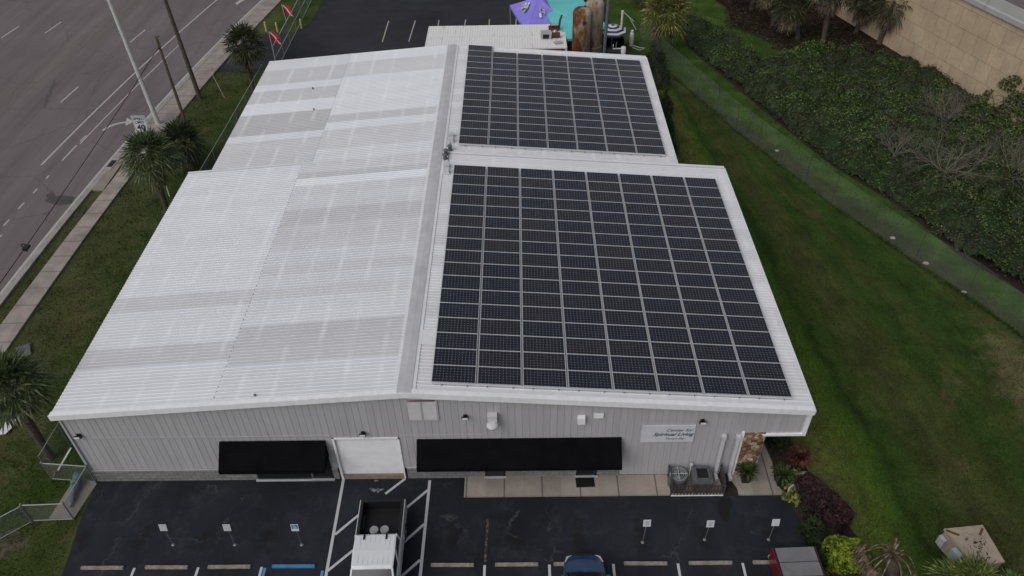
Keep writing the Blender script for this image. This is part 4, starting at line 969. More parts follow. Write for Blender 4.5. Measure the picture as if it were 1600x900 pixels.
# blue car, nose towards the building (+y)
def bluecar():
    t = thing('hatchback_car', 'dark blue small car with its nose towards the building', 'car', (22.62, -4.42, 0))
    mb = MB(); L = 4.05; secs = []
    for d, w_, z0, z1 in ((0, .52, .38, .60), (.06, .66, .30, .70), (.2, .78, .24, .80), (.45, .85, .22, .88), (.95, .88, .22, .97), (1.25, .88, .22, 1.0), (2.6, .89, .22, 1.02), (3.5, .87, .24, 1.0), (3.9, .80, .28, .92), (4.05, .70, .35, .78)):
        secs.append([(-w_*.92, -d, z0), (-w_, -d, z0+.14), (-w_*1.0, -d, z0+(z1-z0)*.6), (-w_*.93, -d, z1-.06), (-w_*.74, -d, z1), (-w_*.3, -d, z1+.035), (w_*.3, -d, z1+.035), (w_*.74, -d, z1), (w_*.93, -d, z1-.06), (w_, -d, z0+(z1-z0)*.6), (w_, -d, z0+.14), (w_*.92, -d, z0)])
    loft(mb, secs); mb.build('body', 'carblue', t, True)
    mb = MB(); g_ = [[(-.80, -.98, .96), (-.74, -1.0, 1.0), (.74, -1.0, 1.0), (.80, -.98, .96)], [(-.66, -1.75, 1.40), (-.58, -1.75, 1.44), (.58, -1.75, 1.44), (.66, -1.75, 1.40)], [(-.66, -2.6, 1.44), (-.58, -2.6, 1.48), (.58, -2.6, 1.48), (.66, -2.6, 1.44)], [(-.74, -3.75, .98), (-.6, -3.75, 1.0), (.6, -3.75, 1.0), (.74, -3.75, .98)]]
    def core(y, w_, z): return [(-.84, y, .95), (-w_, y, z-.04), (-w_+.1, y, z), (w_-.1, y, z), (w_, y, z-.04), (.84, y, .95)]
    loft(mb, [core(-1.0, .76, 1.01), core(-1.72, .66, 1.42), core(-2.6, .66, 1.45), core(-3.3, .64, 1.36), core(-3.85, .66, 1.0)]); mb.build('window_glass', 'glass', t)
    mb = MB(); loft(mb, [[(-w_, y, z-.05), (-w_*.9, y, z), (0, y, z+.02), (w_*.9, y, z), (w_, y, z-.05)] for y, w_, z in ((-1.70, .64, 1.44), (-2.1, .67, 1.475), (-2.8, .67, 1.475), (-3.3, .65, 1.40))]); mb.build('roof', 'carblue', t, True)
    for s in (-1, 1):
        mb = MB(); mb.tube([(s*.80, -1.0, 1.0), (s*.655, -1.72, 1.42)], .035, 6); mb.tube([(s*.84, -2.35, .98), (s*.665, -2.35, 1.45)], .035, 6); mb.tube([(s*.78, -3.75, 1.0), (s*.64, -3.28, 1.39)], .06, 6); mb.build('pillar', 'carblue', t)
    for s in (-1, 1):
        mb = MB(); mb.tube([(s*.50, .0-.06, .66), (s*.66, -.16, .72), (s*.78, -.42, .80)], [.05, .065, .03], 8); mb.build('headlight', 'lamp_clear', t)
        mb = MB(); mb.rbox((s*.92, -1.25, 1.02), 0, -.09, -.06, 0, .09, .06, .14); mb.build('mirror', 'carblue', t)
        mb = MB(); mb.tube([(s*.1, -.95, 1.03), (s*.55, -1.06, 1.075)], .012, 5); mb.build('wiper', 'black', t)
    mb = MB(); mb.box(-.5, .0, .34, .5, .02, .5); mb.build('grille', 'black', t)
    mb = MB(); mb.tube([(-.72, -.16, .835-.02), (-.45, -.06, .79-.03), (0, -.02, .775-.02), (.45, -.06, .79-.03), (.72, -.16, .835-.02)], .012, 5); mb.build('bonnet_seam', 'black', t)
    for x, y in ((-.76, -.8), (.76, -.8), (-.76, -3.3), (.76, -3.3)): wheel(t, x, y, .31, .2)
bluecar()
for o in bpy.data.objects:
    if o.type == 'MESH' and o.parent and o.parent.get('category') in ('pickup truck', 'car') and o.name.split('.')[0] in ('body', 'bed', 'roof', 'bed_cover', 'bed_liner', 'mirror'):
        bv = o.modifiers.new('edges', 'BEVEL'); bv.width = .035 if o.name.startswith(('body', 'roof')) else .015; bv.segments = 3; bv.limit_method = 'ANGLE'; bv.angle_limit = R(28)
# ------------------------------------------------------------------ fences
def chain_fence(label, pts, h, mat='chain', pr=.03, rail=True, mid=False, gap=3.0, closed_posts=True, group=None, railmat='galv_light', postmat='galv', tops=False):
    t = thing('chain_link_fence', label, 'fence', (pts[0][0], pts[0][1], 0), 0, group)
    o = Vector((pts[0][0], pts[0][1], 0)); P = [Vector((p[0], p[1], 0))-o for p in pts]
    mb = MB(); s = 0; posts = []
    for a, b_ in zip(P, P[1:]):
        L = (b_-a).length; n_ = max(1, round(L/gap))
        mb.face([(a.x, a.y, .03), (b_.x, b_.y, .03), (b_.x, b_.y, h), (a.x, a.y, h)], uv=[(s, 0), (s+L, 0), (s+L, h), (s, h)]); s += L
        for i in range(n_): posts.append(a+(b_-a)*i/n_)
    posts.append(P[-1]); mb.build('wire_mesh', mat, t)
    for p in posts:
        q = MB(); q.tube([(p.x, p.y+.001, 0), (p.x, p.y+.001, h+.04)], pr, 6)
        if tops: q.lathe([(pr*1.3, h+.03), (pr*1.8, h+.07), (pr, h+.12)], (p.x, p.y, 0), 8)
        q.build('post', postmat, t)
    if rail:
        q = MB(); q.tube([(p.x, p.y, h) for p in P], pr*.75, 6)
        if mid: q.tube([(p.x, p.y, h*.5) for p in P], pr*.6, 6)
        q.tube([(p.x, p.y, .06) for p in P], pr*.5, 5)
        q.build('rail', railmat, t)
    return t
g2 = lambda *a: tuple(G(*a).xy)
pA, pB, pC, pD = g2(152, 754), g2(115.5, 812), g2(51, 814.5), g2(82, 749)
chain_fence('low chain-link enclosure round the concrete slab at the building corner', [pD, (pA[0]-.06, pA[1]), pB, pC], 1.25, 'chain', .035, tops=True, gap=5)
pE = g2(-60, 905)
chain_fence('chain-link fence running off the photo at the lower left', [pC[:1] + (pC[1]-.05,), (pC[0]-2.3, pC[1]-2.0), pE], 1.25, 'chain', .03, gap=3.5)
lf = [tuple(G(u, v, 1.8).xy) for u, v in ((88, 662), (310, 267), (350, 200), (409, 98))]
chain_fence('chain-link fence on the narrow grass verge along the left side of the building', [(pD[0], pD[1]+.05), (lf[0][0], lf[0][1]), lf[1], lf[2], lf[3]], 1.7, 'chain', .025, gap=3.0)
bf = [tuple(G(u, v).xy) for u, v in ((438, 96), (470, 36), (482, 0))]
chain_fence('tall chain-link gate fence across the drive to the back lot', [(bf[0][0]+.1, bf[0][1]-1.5), (-1.4, 52), (-1.5, 61), (-1.5, 74)], 2.1, 'chain', .04, mid=True)
chain_fence('long weathered chain-link fence crossing the right lawn below the thicket', [(31.2, 47.5), (32.0, 45.6), (36.8, 31.7), (41.1, 21.7), (44.3, 15.5), (46.2, 12.5), (47.9, 8.4), (50.5, 2)], 2.3, 'chain_g', .018, rail=False, gap=3.0, postmat='wood_dark')
# things in the enclosure corner
a, b_ = G(124, 742, .25), G(109, 792, .15)
mb = MB(); pts = []; rad = []
for i in range(15):
    f = i/14; p = a.lerp(b_, f); pts.append((p.x+.03*math.sin(9*f), p.y, .05+[.26, .16][0]*(1-f)+.10)); rad.append((.10+.13*math.sin(min(1, f*2.2+.15)*math.pi*.5))*(1-f**1.6)+.035+.022*math.sin(f*27))
mb.tube(pts, rad, 12); tag(mb.build('wrapped_bundle', 'tarp', None, True), 'blue-grey tarp-wrapped tapered bundle lying on the concrete slab', 'bundle')
t = thing('leaning_pole', 'pale pole with rusty red foot leaning at the building corner', 'pole', tuple(G(89, 738)))
p1 = GY(111, 700, .9)-G(89, 738)
mb = MB(); mb.tube([(0, 0, 0), tuple(p1)], .035, 8); mb.build('shaft', 'white', t)
mb = MB(); mb.lathe([(.12, 0), (.1, .12), (.05, .16)], (0, 0, 0), 10); mb.build('foot', 'rustband', t)
t = thing('tipped_board', 'white rounded board with red post lying on grass by a palm', 'sign board', tuple(G(14, 672)))
o_ = G(14, 672)
mb = MB(); mb.prism([tuple((G(*p)-o_).xy) for p in ((0, 681), (8, 666), (15, 658.5), (27, 658), (27, 662), (21, 671), (11, 680.5), (2, 682))], .12, .16); mb.build('board', 'whitecloth', t)
mb = MB(); q0, q1 = G(13, 652, .5)-o_, G(21, 668, .2)-o_; mb.tube([q0, q1], .06, 8); mb.build('post', 'redpaint', t)
o_ = G(38, 551); mb = MB(); mb.rbox((0, 0, 0), .5, -.35, -.5, 0, .35, .5, .14); tag(mb.build('utility_cover', 'acgrey', None, loc=o_), 'grey utility cover in the grass beside the sidewalk above the palm', 'utility cover')
o_ = G(124, 334); mb = MB(); mb.rbox((0, 0, 0), .1, -.3, -.35, 0, .3, .35, .04); tag(mb.build('valve_cover', 'wood_dark', None, loc=o_), 'dark square valve cover in the strip between kerb and sidewalk', 'cover')
def stick(u0, v0, u1, v1, r, mat, name, label, cat, top=None):
    b0 = G(u0, v0); t0 = GY(u1, v1, b0.y); mb = MB(); mb.tube([(0, 0, 0), tuple(t0-b0)], r, 8)
    return tag(mb.build(name, mat, None, loc=b0), label, cat), b0, t0
stick(265, 307, 260, 291, .03, 'white', 'marker_post', 'thin white marker post in the grass right of the near verge palm', 'post')
stick(351, 153, 332, 117, .028, 'cream', 'guy_wire_guard', 'pale slanting guy wire guard on the grass right of the tall timber pole', 'guy wire')
for u, v, vt, l in ((416.5, 49, 37, 'short yellow bollard nearest the sidewalk'), (434, 50, 37, 'short yellow bollard just left of the gate fence'), (471.5, 44.5, 31.5, 'yellow bollard inside the fence on the corner of the back lot')):
    p = G(u, v); mb = MB(); mb.lathe([(.09, 0), (.09, .88), (.07, .95), (.02, .97)], (0, 0, 0), 12); tag(mb.build('bollard', 'yellow', None, loc=p), l, 'bollard', 'yellow bollards by the back drive')
# flags
def flag(bu, bv, tu, tv, label):
    b0 = G(bu, bv); t0 = GY(tu, tv, b0.y)-b0; t = thing('dive_flag', label, 'flag', tuple(b0), 0, 'red flags with a white diagonal on the back fence')
    mb = MB(); mb.tube([(0, 0, 0), tuple(t0)], .035, 6); mb.build('flagpole', 'galv_light', t)
    def surf(u, v): return (t0.x+.03+.82*u, t0.y+.10*math.sin(u*5)+.05*u, t0.z-.02-.95*v-.22*u)
    mb = MB(); n_ = 14
    for i in range(n_):
        for j in range(n_):
            u, v = (i+.5)/n_, (j+.5)/n_; mb.cur = 1 if abs(u-v) < .13 else 0
            mb.face([surf(i/n_, j/n_), surf((i+1)/n_, j/n_), surf((i+1)/n_, (j+1)/n_), surf(i/n_, (j+1)/n_)])
    mb.build('flag_cloth', ['red', 'whitecloth'], t)
flag(430, 95, 420, 49.5, 'red flag with white diagonal, nearer one by the building corner')
flag(448, 35, 440, 7, 'red flag with white diagonal, farther one up the gate fence')
# poles on the verge
b0 = G(248, 195); t0 = GY(170, 0, 34); d = (t0-b0)
t = thing('street_light_pole', 'tall smooth white pole on the sidewalk by the road', 'light pole', tuple(b0))
mb = MB(); mb.tube([(0, 0, 0), tuple(d*1.15)], [.19, .12], 12); mb.build('pole', 'pole_white', t)
mb = MB(); mb.lathe([(.3, 0), (.28, .1), (.2, .14)], (0, 0, 0), 12); mb.build('base', 'kerb', t)
e = d*1.15; mb = MB(); mb.tube([tuple(e), (e.x-.8, e.y, e.z+.5), (e.x-2.4, e.y, e.z+.7)], [.07, .06, .05], 8); mb.box(e.x-3.1, e.y-.15, e.z+.62, e.x-2.3, e.y+.15, e.z+.78); mb.build('arm', 'pole_white', t)
b0 = G(313, 155); t0 = GY(258, 0, b0.y); d = (t0-b0)
t = thing('utility_pole', 'tall dark timber utility pole rooted in the grass verge', 'utility pole', tuple(b0))
mb = MB(); mb.tube([(0, 0, 0), tuple(d*1.25)], [.19, .13], 10); mb.build('pole', 'pole_wood', t)
mb = MB(); e = d*1.22; mb.box(e.x-1.1, e.y-.06, e.z-.06, e.x+1.1, e.y+.06, e.z+.06); mb.build('crossarm', 'pole_wood', t)
b0 = G(290, 192); t0 = GY(243.5, 57, b0.y); d = t0-b0
t = thing('utility_pole', 'shorter rusty brown pole with a wire at its top, behind the palms', 'utility pole', tuple(b0))
mb = MB(); mb.tube([(0, 0, 0), tuple(d)], [.13, .10], 8); mb.build('pole', 'rusty', t)
mb = MB(); mb.tube([(d.x-.02, d.y-.15, d.z-.9), (d.x-.02, d.y+.15, d.z-.9)], .05, 6); mb.box(d.x-.08, d.y-.08, d.z-.03, d.x+.25, d.y+.08, d.z+.03); mb.build('bracket', 'rusty', t)
w0 = GY(248, 73, b0.y); w1 = G(0, 432, 6.2)
mb = MB(); pts = []
for i in range(25):
    f = i/24*1.35; p = w0.lerp(w1, f); p.z -= .9*(1-(2*f/1.35-1)**2)*.35; pts.append(tuple(p))
mb.tube(pts, .022, 5); wr = tag(mb.build('overhead_wire', 'black'), 'black overhead wire sagging across the road from the rusty pole', 'wire')
k = min(range(25), key=lambda i: abs((Vector(pts[i])-G(47, 376, Vector(pts[i]).z)).length)); c = Vector(pts[k])
mb = MB(); 
for dz in (-.1, .12): mb.tube([(c.x+.13*math.cos(a*.7), c.y, c.z+dz+.13*math.sin(a*.7)) for a in range(8)], .03, 5)
mb.box(c.x-.05, c.y-.2, c.z-.05, c.x+.2, c.y+.2, c.z+.07); mb.build('splice_coil', 'black', wr)
# speed limit sign
c0 = GY(219, 193, 31.2)
t = thing('speed_limit_sign', 'white speed limit 40 sign rising above the verge palm crowns', 'road sign', (c0.x, 31.2, 0))
mb = MB(); mb.tube([(0, .03, 0), (0, .03, c0.z+.6)], .035, 6); mb.build('post', 'galv', t)
M = Matrix.Translation((0, 0, c0.z)); mb = MB(); mb.rbox(None, 0, -.52, -.02, -.66, .52, 0, .66, M); sf = mb.build('sign_face', 'signwhite', t)
q = MB()
for a in ((-.48, -.62, -.46, .62), (.46, -.62, .48, .62), (-.46, -.62, .46, -.60), (-.46, .60, .46, .62)): q.rbox(None, 0, a[0], -.026, a[1], a[2], -.021, a[3], M)
q.build('border', 'ink', sf)
text('lettering', 'SPEED', .30, 'ink', sf, (0, -.026, c0.z+.31), (R(90), 0, 0), 0, 'CENTER', .003, .006)
text('lettering', 'LIMIT', .30, 'ink', sf, (0, -.026, c0.z+.02), (R(90), 0, 0), 0, 'CENTER', .003, .006)
text('lettering', '40', .66, 'ink', sf, (0, -.026, c0.z-.54), (R(90), 0, 0), 0, 'CENTER', .003, .016)

# ------------------------------------------------------------------ things behind the building
def container(y0, label):
    t = thing('shipping_container', label, 'container', (12.15, y0, 0), 0, 'white containers side by side behind the roof')
    L, W_, H = 12.1, 2.44, 2.62
    mb = MB()
    n_ = 40
    for i in range(n_):   # corrugated long sides
        x = .08+i*(L-.16)/n_; w_ = (L-.16)/n_
        for y, s in ((0, 1), (W_, -1)):
            yy = y+s*.05; xs = [(x, y), (x+w_*.3, y), (x+w_*.5, yy), (x+w_*.8, yy), (x+w_, y)]
            for (p, q), (p2, q2) in zip(xs, xs[1:]): mb.face([(p, q, .16), (p2, q2, .16), (p2, q2, H-.12), (p, q, H-.12)])
    mb.box(0, .05, .1, .08, W_-.05, H-.1); mb.box(L-.08, .05, .1, L, W_-.05, H-.1); mb.build('walls', 'white_roofmetal', t)
    mb = MB()
    for i in range(55):
        x = .06+i*(L-.12)/55; w_ = (L-.12)/55
        mb.face([(x, .06, H-.03), (x+w_*.5, .06, H-.03), (x+w_*.5, W_-.06, H-.03), (x, W_-.06, H-.03)]); mb.face([(x+w_*.5, .06, H-.03), (x+w_*.62, .06, H-.01), (x+w_*.62, W_-.06, H-.01), (x+w_*.5, W_-.06, H-.03)])
        mb.face([(x+w_*.62, .06, H-.01), (x+w_*.9, .06, H-.01), (x+w_*.9, W_-.06, H-.01), (x+w_*.62, W_-.06, H-.01)]); mb.face([(x+w_*.9, .06, H-.01), (x+w_, .06, H-.03), (x+w_, W_-.06, H-.03), (x+w_*.9, W_-.06, H-.01)])
    mb.build('top_sheet', 'cont', t)
    mb = MB()
    for y in (0, W_): mb.box(0, min(y, y-.06*(1 if y else -1)), H-.12, L, max(y, y-.06*(1 if y else -1)), H)
    mb.box(0, .06, H-.12, .06, W_-.06, H); mb.box(L-.06, .06, H-.12, L, W_-.06, H); mb.build('top_rail', 'cont', t)
    mb = MB(); mb.box(.0, -.012, H-.30, L, -.002, H-.10); mb.box(0, -.012, 0, L, 0, .16); mb.build('rust_stripe', 'rustband', t)
    for x in (0, L-.16):
        for y in (0, W_-.16):
            mb = MB(); mb.box(x-.006, y-.018, 0, x+.166, y+.166, H-.12); mb.build('corner_post', 'white_roofmetal', t)
    return t
container(43.95, 'long white container, the farther of two behind the roof')
container(41.45, 'long white container with rust stripe, the nearer of two behind the roof')
c = G(861, 56, 2.7)
t = thing('compressor', 'grey boxed compressor with reddish tank on the container top', 'machine', (c.x, c.y-.1, 2.62))
mb = MB(); mb.box(-.9, -.4, 0, .0, .35, .5); mb.build('housing', 'galv_light', t)
mb = MB(); mb.box(-.72, -.42, .06, -.2, -.401, .42); mb.build('opening', 'black', t)
mb = MB(); mb.tube([(.05, -.1, .25), (.75, -.1, .25)], .22, 12); mb.build('tank', 'rustband', t)
mb = MB(); mb.lathe([(.25, 0), (.25, .28), (.12, .42)], (.35, .5, 0), 12); mb.build('motor', 'silver', t)
c2_ = G(868, 46, 2.8)
t = thing('winch_frame', 'dark red winch with upright lever on the container top', 'machine', (c2_.x-.1, c2_.y+.3, 2.62))
mb = MB(); mb.box(-.5, -.3, 0, .35, .3, .3); mb.box(-.35, -.2, .3, .2, .2, .55); mb.build('base', 'rustband', t)
mb = MB(); mb.tube([(.4, 0, .1), (.5, .0, .9), (.65, .1, 1.3)], .09, 8); mb.build('lever', 'rustband', t)
mb = MB(); mb.tube([(-.3, -.25, .6), (.2, -.25, .6)], .12, 10); mb.build('drum', 'silver', t)
mb = MB(); mb.rbox((G(882, 72, 2.7).x-.5, G(882, 66, 2.7).y, 2.63), .3, -.35, -.2, 0, .35, .2, .12); tag(mb.build('scrap_sheet', 'galv_light'), 'small bent grey metal scrap near the container end', 'scrap')
def tanks(x, y, r, H, label, port):
    t = thing('storage_tank', label, 'tank', (x, y, 0), 0, 'rusty upright tanks behind the roof')
    mb = MB(); mb.lathe([(r, .3), (r, H-r*.55), (r*.97, H-r*.40), (r*.85, H-r*.2), (r*.6, H-r*.06), (r*.25, H), (.02, H+.01)], (0, 0, 0), 32); mb.build('shell', 'rusttank' if port else 'rusttank_b', t, True)
    mb = MB()
    for z in (H*.35, H-r*.6): mb.lathe([(r+.002, z), (r+.02, z+.01), (r+.02, z+.05), (r+.002, z+.06)], (0, 0, 0), 32)
    for a in range(0, 360, 90): mb.box(r*.75*math.cos(R(a+45))-.05, r*.75*math.sin(R(a+45))-.05, 0, r*.75*math.cos(R(a+45))+.05, r*.75*math.sin(R(a+45))+.05, .5)
    mb.build('seam_band', 'rusttank' if port else 'rusttank_b', t)
    mb = MB(); z = H-r*1.25
    if port: mb.tube([(.15, -r+.06, z), (.15, -r-.12, z)], .17, 14); mb.build('port', 'rustband', t); mb = MB(); mb.tube([(.15, -r-.115, z), (.15, -r-.13, z)], .09, 12); mb.build('port_hole', 'black', t)
    q = MB(); q.tube([(-r*.4, 0, H-.15), (-r*.4, 0, H+.12)], .06, 8); q.tube([(r*.3, .2, H-.1), (r*.3, .2, H+.1)], .08, 8); q.build('nozzle', 'rustband', t)
tanks(25.42, 41.6, .76, 5.95, 'rust-stained upright tank with round port, nearer of the pair', True)
tanks(26.55, 42.9, .78, 6.15, 'pale rust-streaked upright tank with domed top, behind the other', False)
c = GY(944, 82, 38)
t = thing('steel_pole', 'plain grey steel pole rising behind the roof beside the umbrella', 'pole', (c.x, 38, 0)); c1 = GY(951, 0, 38)
mb = MB(); mb.tube([(0, 0, 0), (0, 0, c.z), (c1.x-c.x, 0, c1.z), ((c1.x-c.x)*1.5, 0, c1.z+2)], .13, 10); mb.build('pole', 'acgrey', t); mb = MB(); mb.box(-.25, -.25, 0, .25, .25, .03); mb.build('base', 'galv', t)
# purple canopy tent
def canopy(name, label, cs, apex, val, mat, legs=True, cat='canopy'):
    t = thing(name, label, cat, (0, 0, 0)); mb = MB(); n_ = len(cs); N_ = 8
    def edge(a, b_, f): p = Vector(a).lerp(Vector(b_), f); p.z -= .12*math.sin(math.pi*f); return p
    for i in range(n_):
        a, b_ = cs[i], cs[(i+1) % n_]
        for k in range(N_):
            p, q = edge(a, b_, k/N_), edge(a, b_, (k+1)/N_)
            ap = Vector(apex); m0, m1 = p.lerp(ap, .5), q.lerp(ap, .5)
            m0.z -= .10; m1.z -= .10
            mb.face([p, q, m1, m0]); mb.face([m0, m1, ap])
            mb.face([p, (p.x, p.y, p.z-val), (q.x, q.y, q.z-val), q])
    mb.build('canopy_cloth', mat, t)
    for c in cs:
        q = MB(); q.tube([(c[0], c[1], 0), (c[0], c[1], c[2]-.02)], .03, 6); q.build('leg', 'galv_light', t)
    return t
cA, cB, cC, cD = G(797, 8, 2.3), G(815, 48, 2.3), G(878, 48, 2.3), G(853, -1, 2.5)
cB = G(822, 46, 2.3); cC = G(892, 44, 2.3); cD = G(862, -14, 2.3)
apx = G(841, -8, 3.6)
pt_ = canopy('canopy_tent', 'purple peaked canopy tent with pale printed splashes behind the container', [tuple(cA), tuple(cB), tuple(cC), tuple(cD)], (apx.x, apx.y, 3.6), .25, 'purple')
def facept(a, b_, ap, f, g_, lift=.05): # f along edge, g towards apex
    p = Vector(a).lerp(Vector(b_), f).lerp(Vector(ap), g_); p.z += lift; return p
for (a, b_), cf, cg, n_, sz in (((cA, cB), .45, .42, 9, .30), ((cB, cC), .5, .50, 7, .26)):
    mb = MB(); rr = random.Random(3+n_)
    for i in range(n_):
        f, g_ = cf+rr.uniform(-.16, .16), cg+rr.uniform(-.12, .12); mb.cur = rr.choice([0, 0, 1, 2])
        k = 7; mb.face([facept(a, b_, apx, f+sz*.25*rr.uniform(.6, 1)*math.cos(j/k*6.28), g_+sz*.35*rr.uniform(.6, 1)*math.sin(j/k*6.28), .07) for j in range(k)])
    mb.build('printed_splash', ['whitecloth', simple('print_green', (.25, .42, .2), .7, .1), simple('print_pink', (.5, .3, .35), .7, .1)], pt_)
# teal awning sheet
cs = [G(842, 3, 2.9), G(912, 1, 2.9), G(946, 37, 2.6), G(937, 55, 2.5), G(887, 61, 2.5), G(868, 45, 2.6)]
t = thing('shade_sail', 'large turquoise tarp roof stretched behind the rusty tanks', 'tarp roof')
mb = MB(); mid = sum(cs, Vector())/6; mid.z += .35; top2 = [G(846, -60, 2.9), G(905, -60, 2.9)]
for i in range(6):
    a, b_ = cs[i], cs[(i+1) % 6]; mb.face([a, b_, mid]); mb.face([a, (a.x, a.y, a.z-.2), (b_.x, b_.y, b_.z-.2), b_])
mb.face([cs[0], top2[0], top2[1], cs[1]])
mb.build('tarp', 'teal', t)
for p in [cs[0], cs[1], cs[2], cs[4]]+top2: mb = MB(); mb.tube([(p.x, p.y, 0), tuple(p)], .035, 6); mb.build('leg', 'galv', t)
# striped umbrella
c = G(957.5, 41, 2.45)
t = thing('parasol', 'navy and white striped parasol behind the roof corner', 'parasol', (c.x, c.y, 0))
mb = MB(); n_ = 8; rings = [(0, .60), (.20, .57), (.42, .50), (.64, .42), (.86, .33), (1.08, .23), (1.28, .12), (1.45, .0)]
for k in range(len(rings)-1):
    (r0, z0), (r1, z1) = rings[k], rings[k+1]; mb.cur = 1 if k % 2 == 0 else 0
    for j in range(n_):
        a0, a1 = j/n_*6.2832+.3, (j+1)/n_*6.2832+.3
        mb.face([(r0*math.cos(a0), r0*math.sin(a0), 2.0+z0), (r1*math.cos(a0), r1*math.sin(a0), 2.0+z1), (r1*math.cos(a1), r1*math.sin(a1), 2.0+z1), (r0*math.cos(a1), r0*math.sin(a1), 2.0+z0)])
mb.build('canopy_cloth', ['whitecloth', 'navy'], t)
mb = MB(); mb.tube([(0, 0, 0), (0, 0, 2.55)], .025, 6); mb.build('pole', 'galv_light', t)
mb = MB(); mb.lathe([(.3, 0), (.28, .06), (.05, .12)], (0, 0, 0), 14); mb.build('base', 'black', t)
t = thing('barbecue_smoker', 'black barrel smoker standing under the striped parasol', 'barbecue', (c.x+.1, c.y-2.0, 0))
mb = MB(); mb.tube([(-.75, 0, .95), (.75, 0, .95)], .36, 16); mb.build('barrel', 'black', t)
mb = MB(); mb.box(-.7, -.75, .78, .7, -.35, .82); mb.build('shelf', 'black', t)
for x in (-.6, .6):
    for y in (-.3, .3): mb = MB(); mb.tube([(x*1.05, y*1.1, 0), (x, y*.8, .7)], .03, 6); mb.build('leg', 'black', t)
mb = MB(); mb.tube([(.1, .2, 1.25), (.1, .2, 1.75)], .06, 8); mb.build('chimney', 'galv', t)
ck = G(957, 70); mb = MB(); mb.rbox((ck.x, ck.y-.2, 0), .1, -.95, -.9, 0, .8, .7, .98); tag(mb.build('covered_table', 'black_canvas'), 'table under a black cover behind the smoker', 'table')
c = G(986, 72)
t = thing('gas_cylinder', 'tall white gas cylinder on grass beyond the roof corner', 'gas cylinder', (c.x, c.y, .0))
mb = MB(); mb.lathe([(.17, 0), (.2, .05), (.2, 1.15), (.16, 1.28), (.06, 1.33), (.06, 1.42), (.1, 1.43), (.1, 1.52)], (0, 0, 0), 18); mb.build('cylinder', 'whitecloth', t, True)
mb = MB(); mb.lathe([(.12, 1.36), (.13, 1.5), (.12, 1.5)], (0, 0, 0), 12); mb.build('collar', 'white', t)
c = G(998, 78)
t = thing('folding_stand', 'small pale folding stand lying beside the gas cylinder', 'stand', (c.x, c.y, 0))
mb = MB(); mb.tube([(-.55, .35, .1), (.05, -.3, .1), (.55, .15, .1)], .03, 6); mb.tube([(-.5, .3, .3), (.1, -.1, .25), (.5, .15, .12)], .03, 6); mb.build('frame', 'whitecloth', t)
c = G(981, 45)
t = thing('jib_post', 'white post with slanting arm behind the gas cylinder', 'post', (c.x, c.y, 0))
mb = MB(); mb.tube([(-.6, .2, 0), (-.6, .2, 1.7)], .10, 8); mb.build('post', 'white', t); mb = MB(); mb.tube([(-.6, .2, 1.65), (.5, -.2, .8)], .04, 6); mb.tube([(0, 0, 1.2), (.7, -.8, .2)], .03, 6); mb.build('arm', 'galv_light', t)
c = G(972, 84, .6)
t = thing('plastic_drum', 'small white drum with a pipe right behind the roof edge', 'drum', (c.x, c.y-.6, 0))
mb = MB(); mb.lathe([(.22, 0), (.24, .9), (.22, 1.5), (.08, 1.55)], (0, 0, 0), 14); mb.build('drum', 'whitecloth', t, True); mb = MB(); mb.tube([(-.2, 0, 1.35), (-.9, .1, 1.3), (-.9, .1, 1.7)], .05, 6); mb.build('pipe', 'white', t)

# ------------------------------------------------------------------ retaining wall with barrier
WD = Vector((-.318, 1, 0)).normalized(); WN = Vector((WD.y, -WD.x, 0))   # away from camera side is +WN (towards +x)
def wpt(y, off_=0, z=0): p = Vector((51.2-.318*(y-54.1), y, 0))+WN*off_; return (p.x, p.y, z)
t = thing('retaining_wall', 'tall tan retaining wall of staggered square panels with concrete barrier on top', 'wall')
HW = 6.8
mb = MB(); 
def wuv(y): return (y-60)*1.06
ya, yb = -30, 100
mb.face([wpt(yb), wpt(ya), wpt(ya, 0, HW), wpt(yb, 0, HW)], uv=[(wuv(yb), 0), (wuv(ya), 0), (wuv(ya), HW), (wuv(yb), HW)])
mb.face([wpt(ya), wpt(ya, 2), wpt(ya, 2, HW), wpt(ya, 0, HW)], uv=[(0, 0), (2, 0), (2, HW), (0, HW)]); mb.build('wall_face', 'msewall', t)
mb = MB()
prof = [(-.22, HW-.15), (-.22, HW+.20), (-.10, HW+.28), (-.02, HW+.95), (.20, HW+.95), (.28, HW+.3), (.5, HW+.2), (.5, HW-.15)]
for y in range(ya, yb, 4):
    for (a, b_), (c, d) in zip(prof, prof[1:]+prof[:1]): mb.face([wpt(y+.02, a, b_), wpt(y+3.98, a, b_), wpt(y+3.98, c, d), wpt(y+.02, c, d)])
mb.build('barrier', 'barrier', t)
mb = MB(); mb.face([wpt(ya, .5, HW), wpt(yb, .5, HW), wpt(yb, 12, HW), wpt(ya, 12, HW)]); struct('upper_road', mb, 'road')

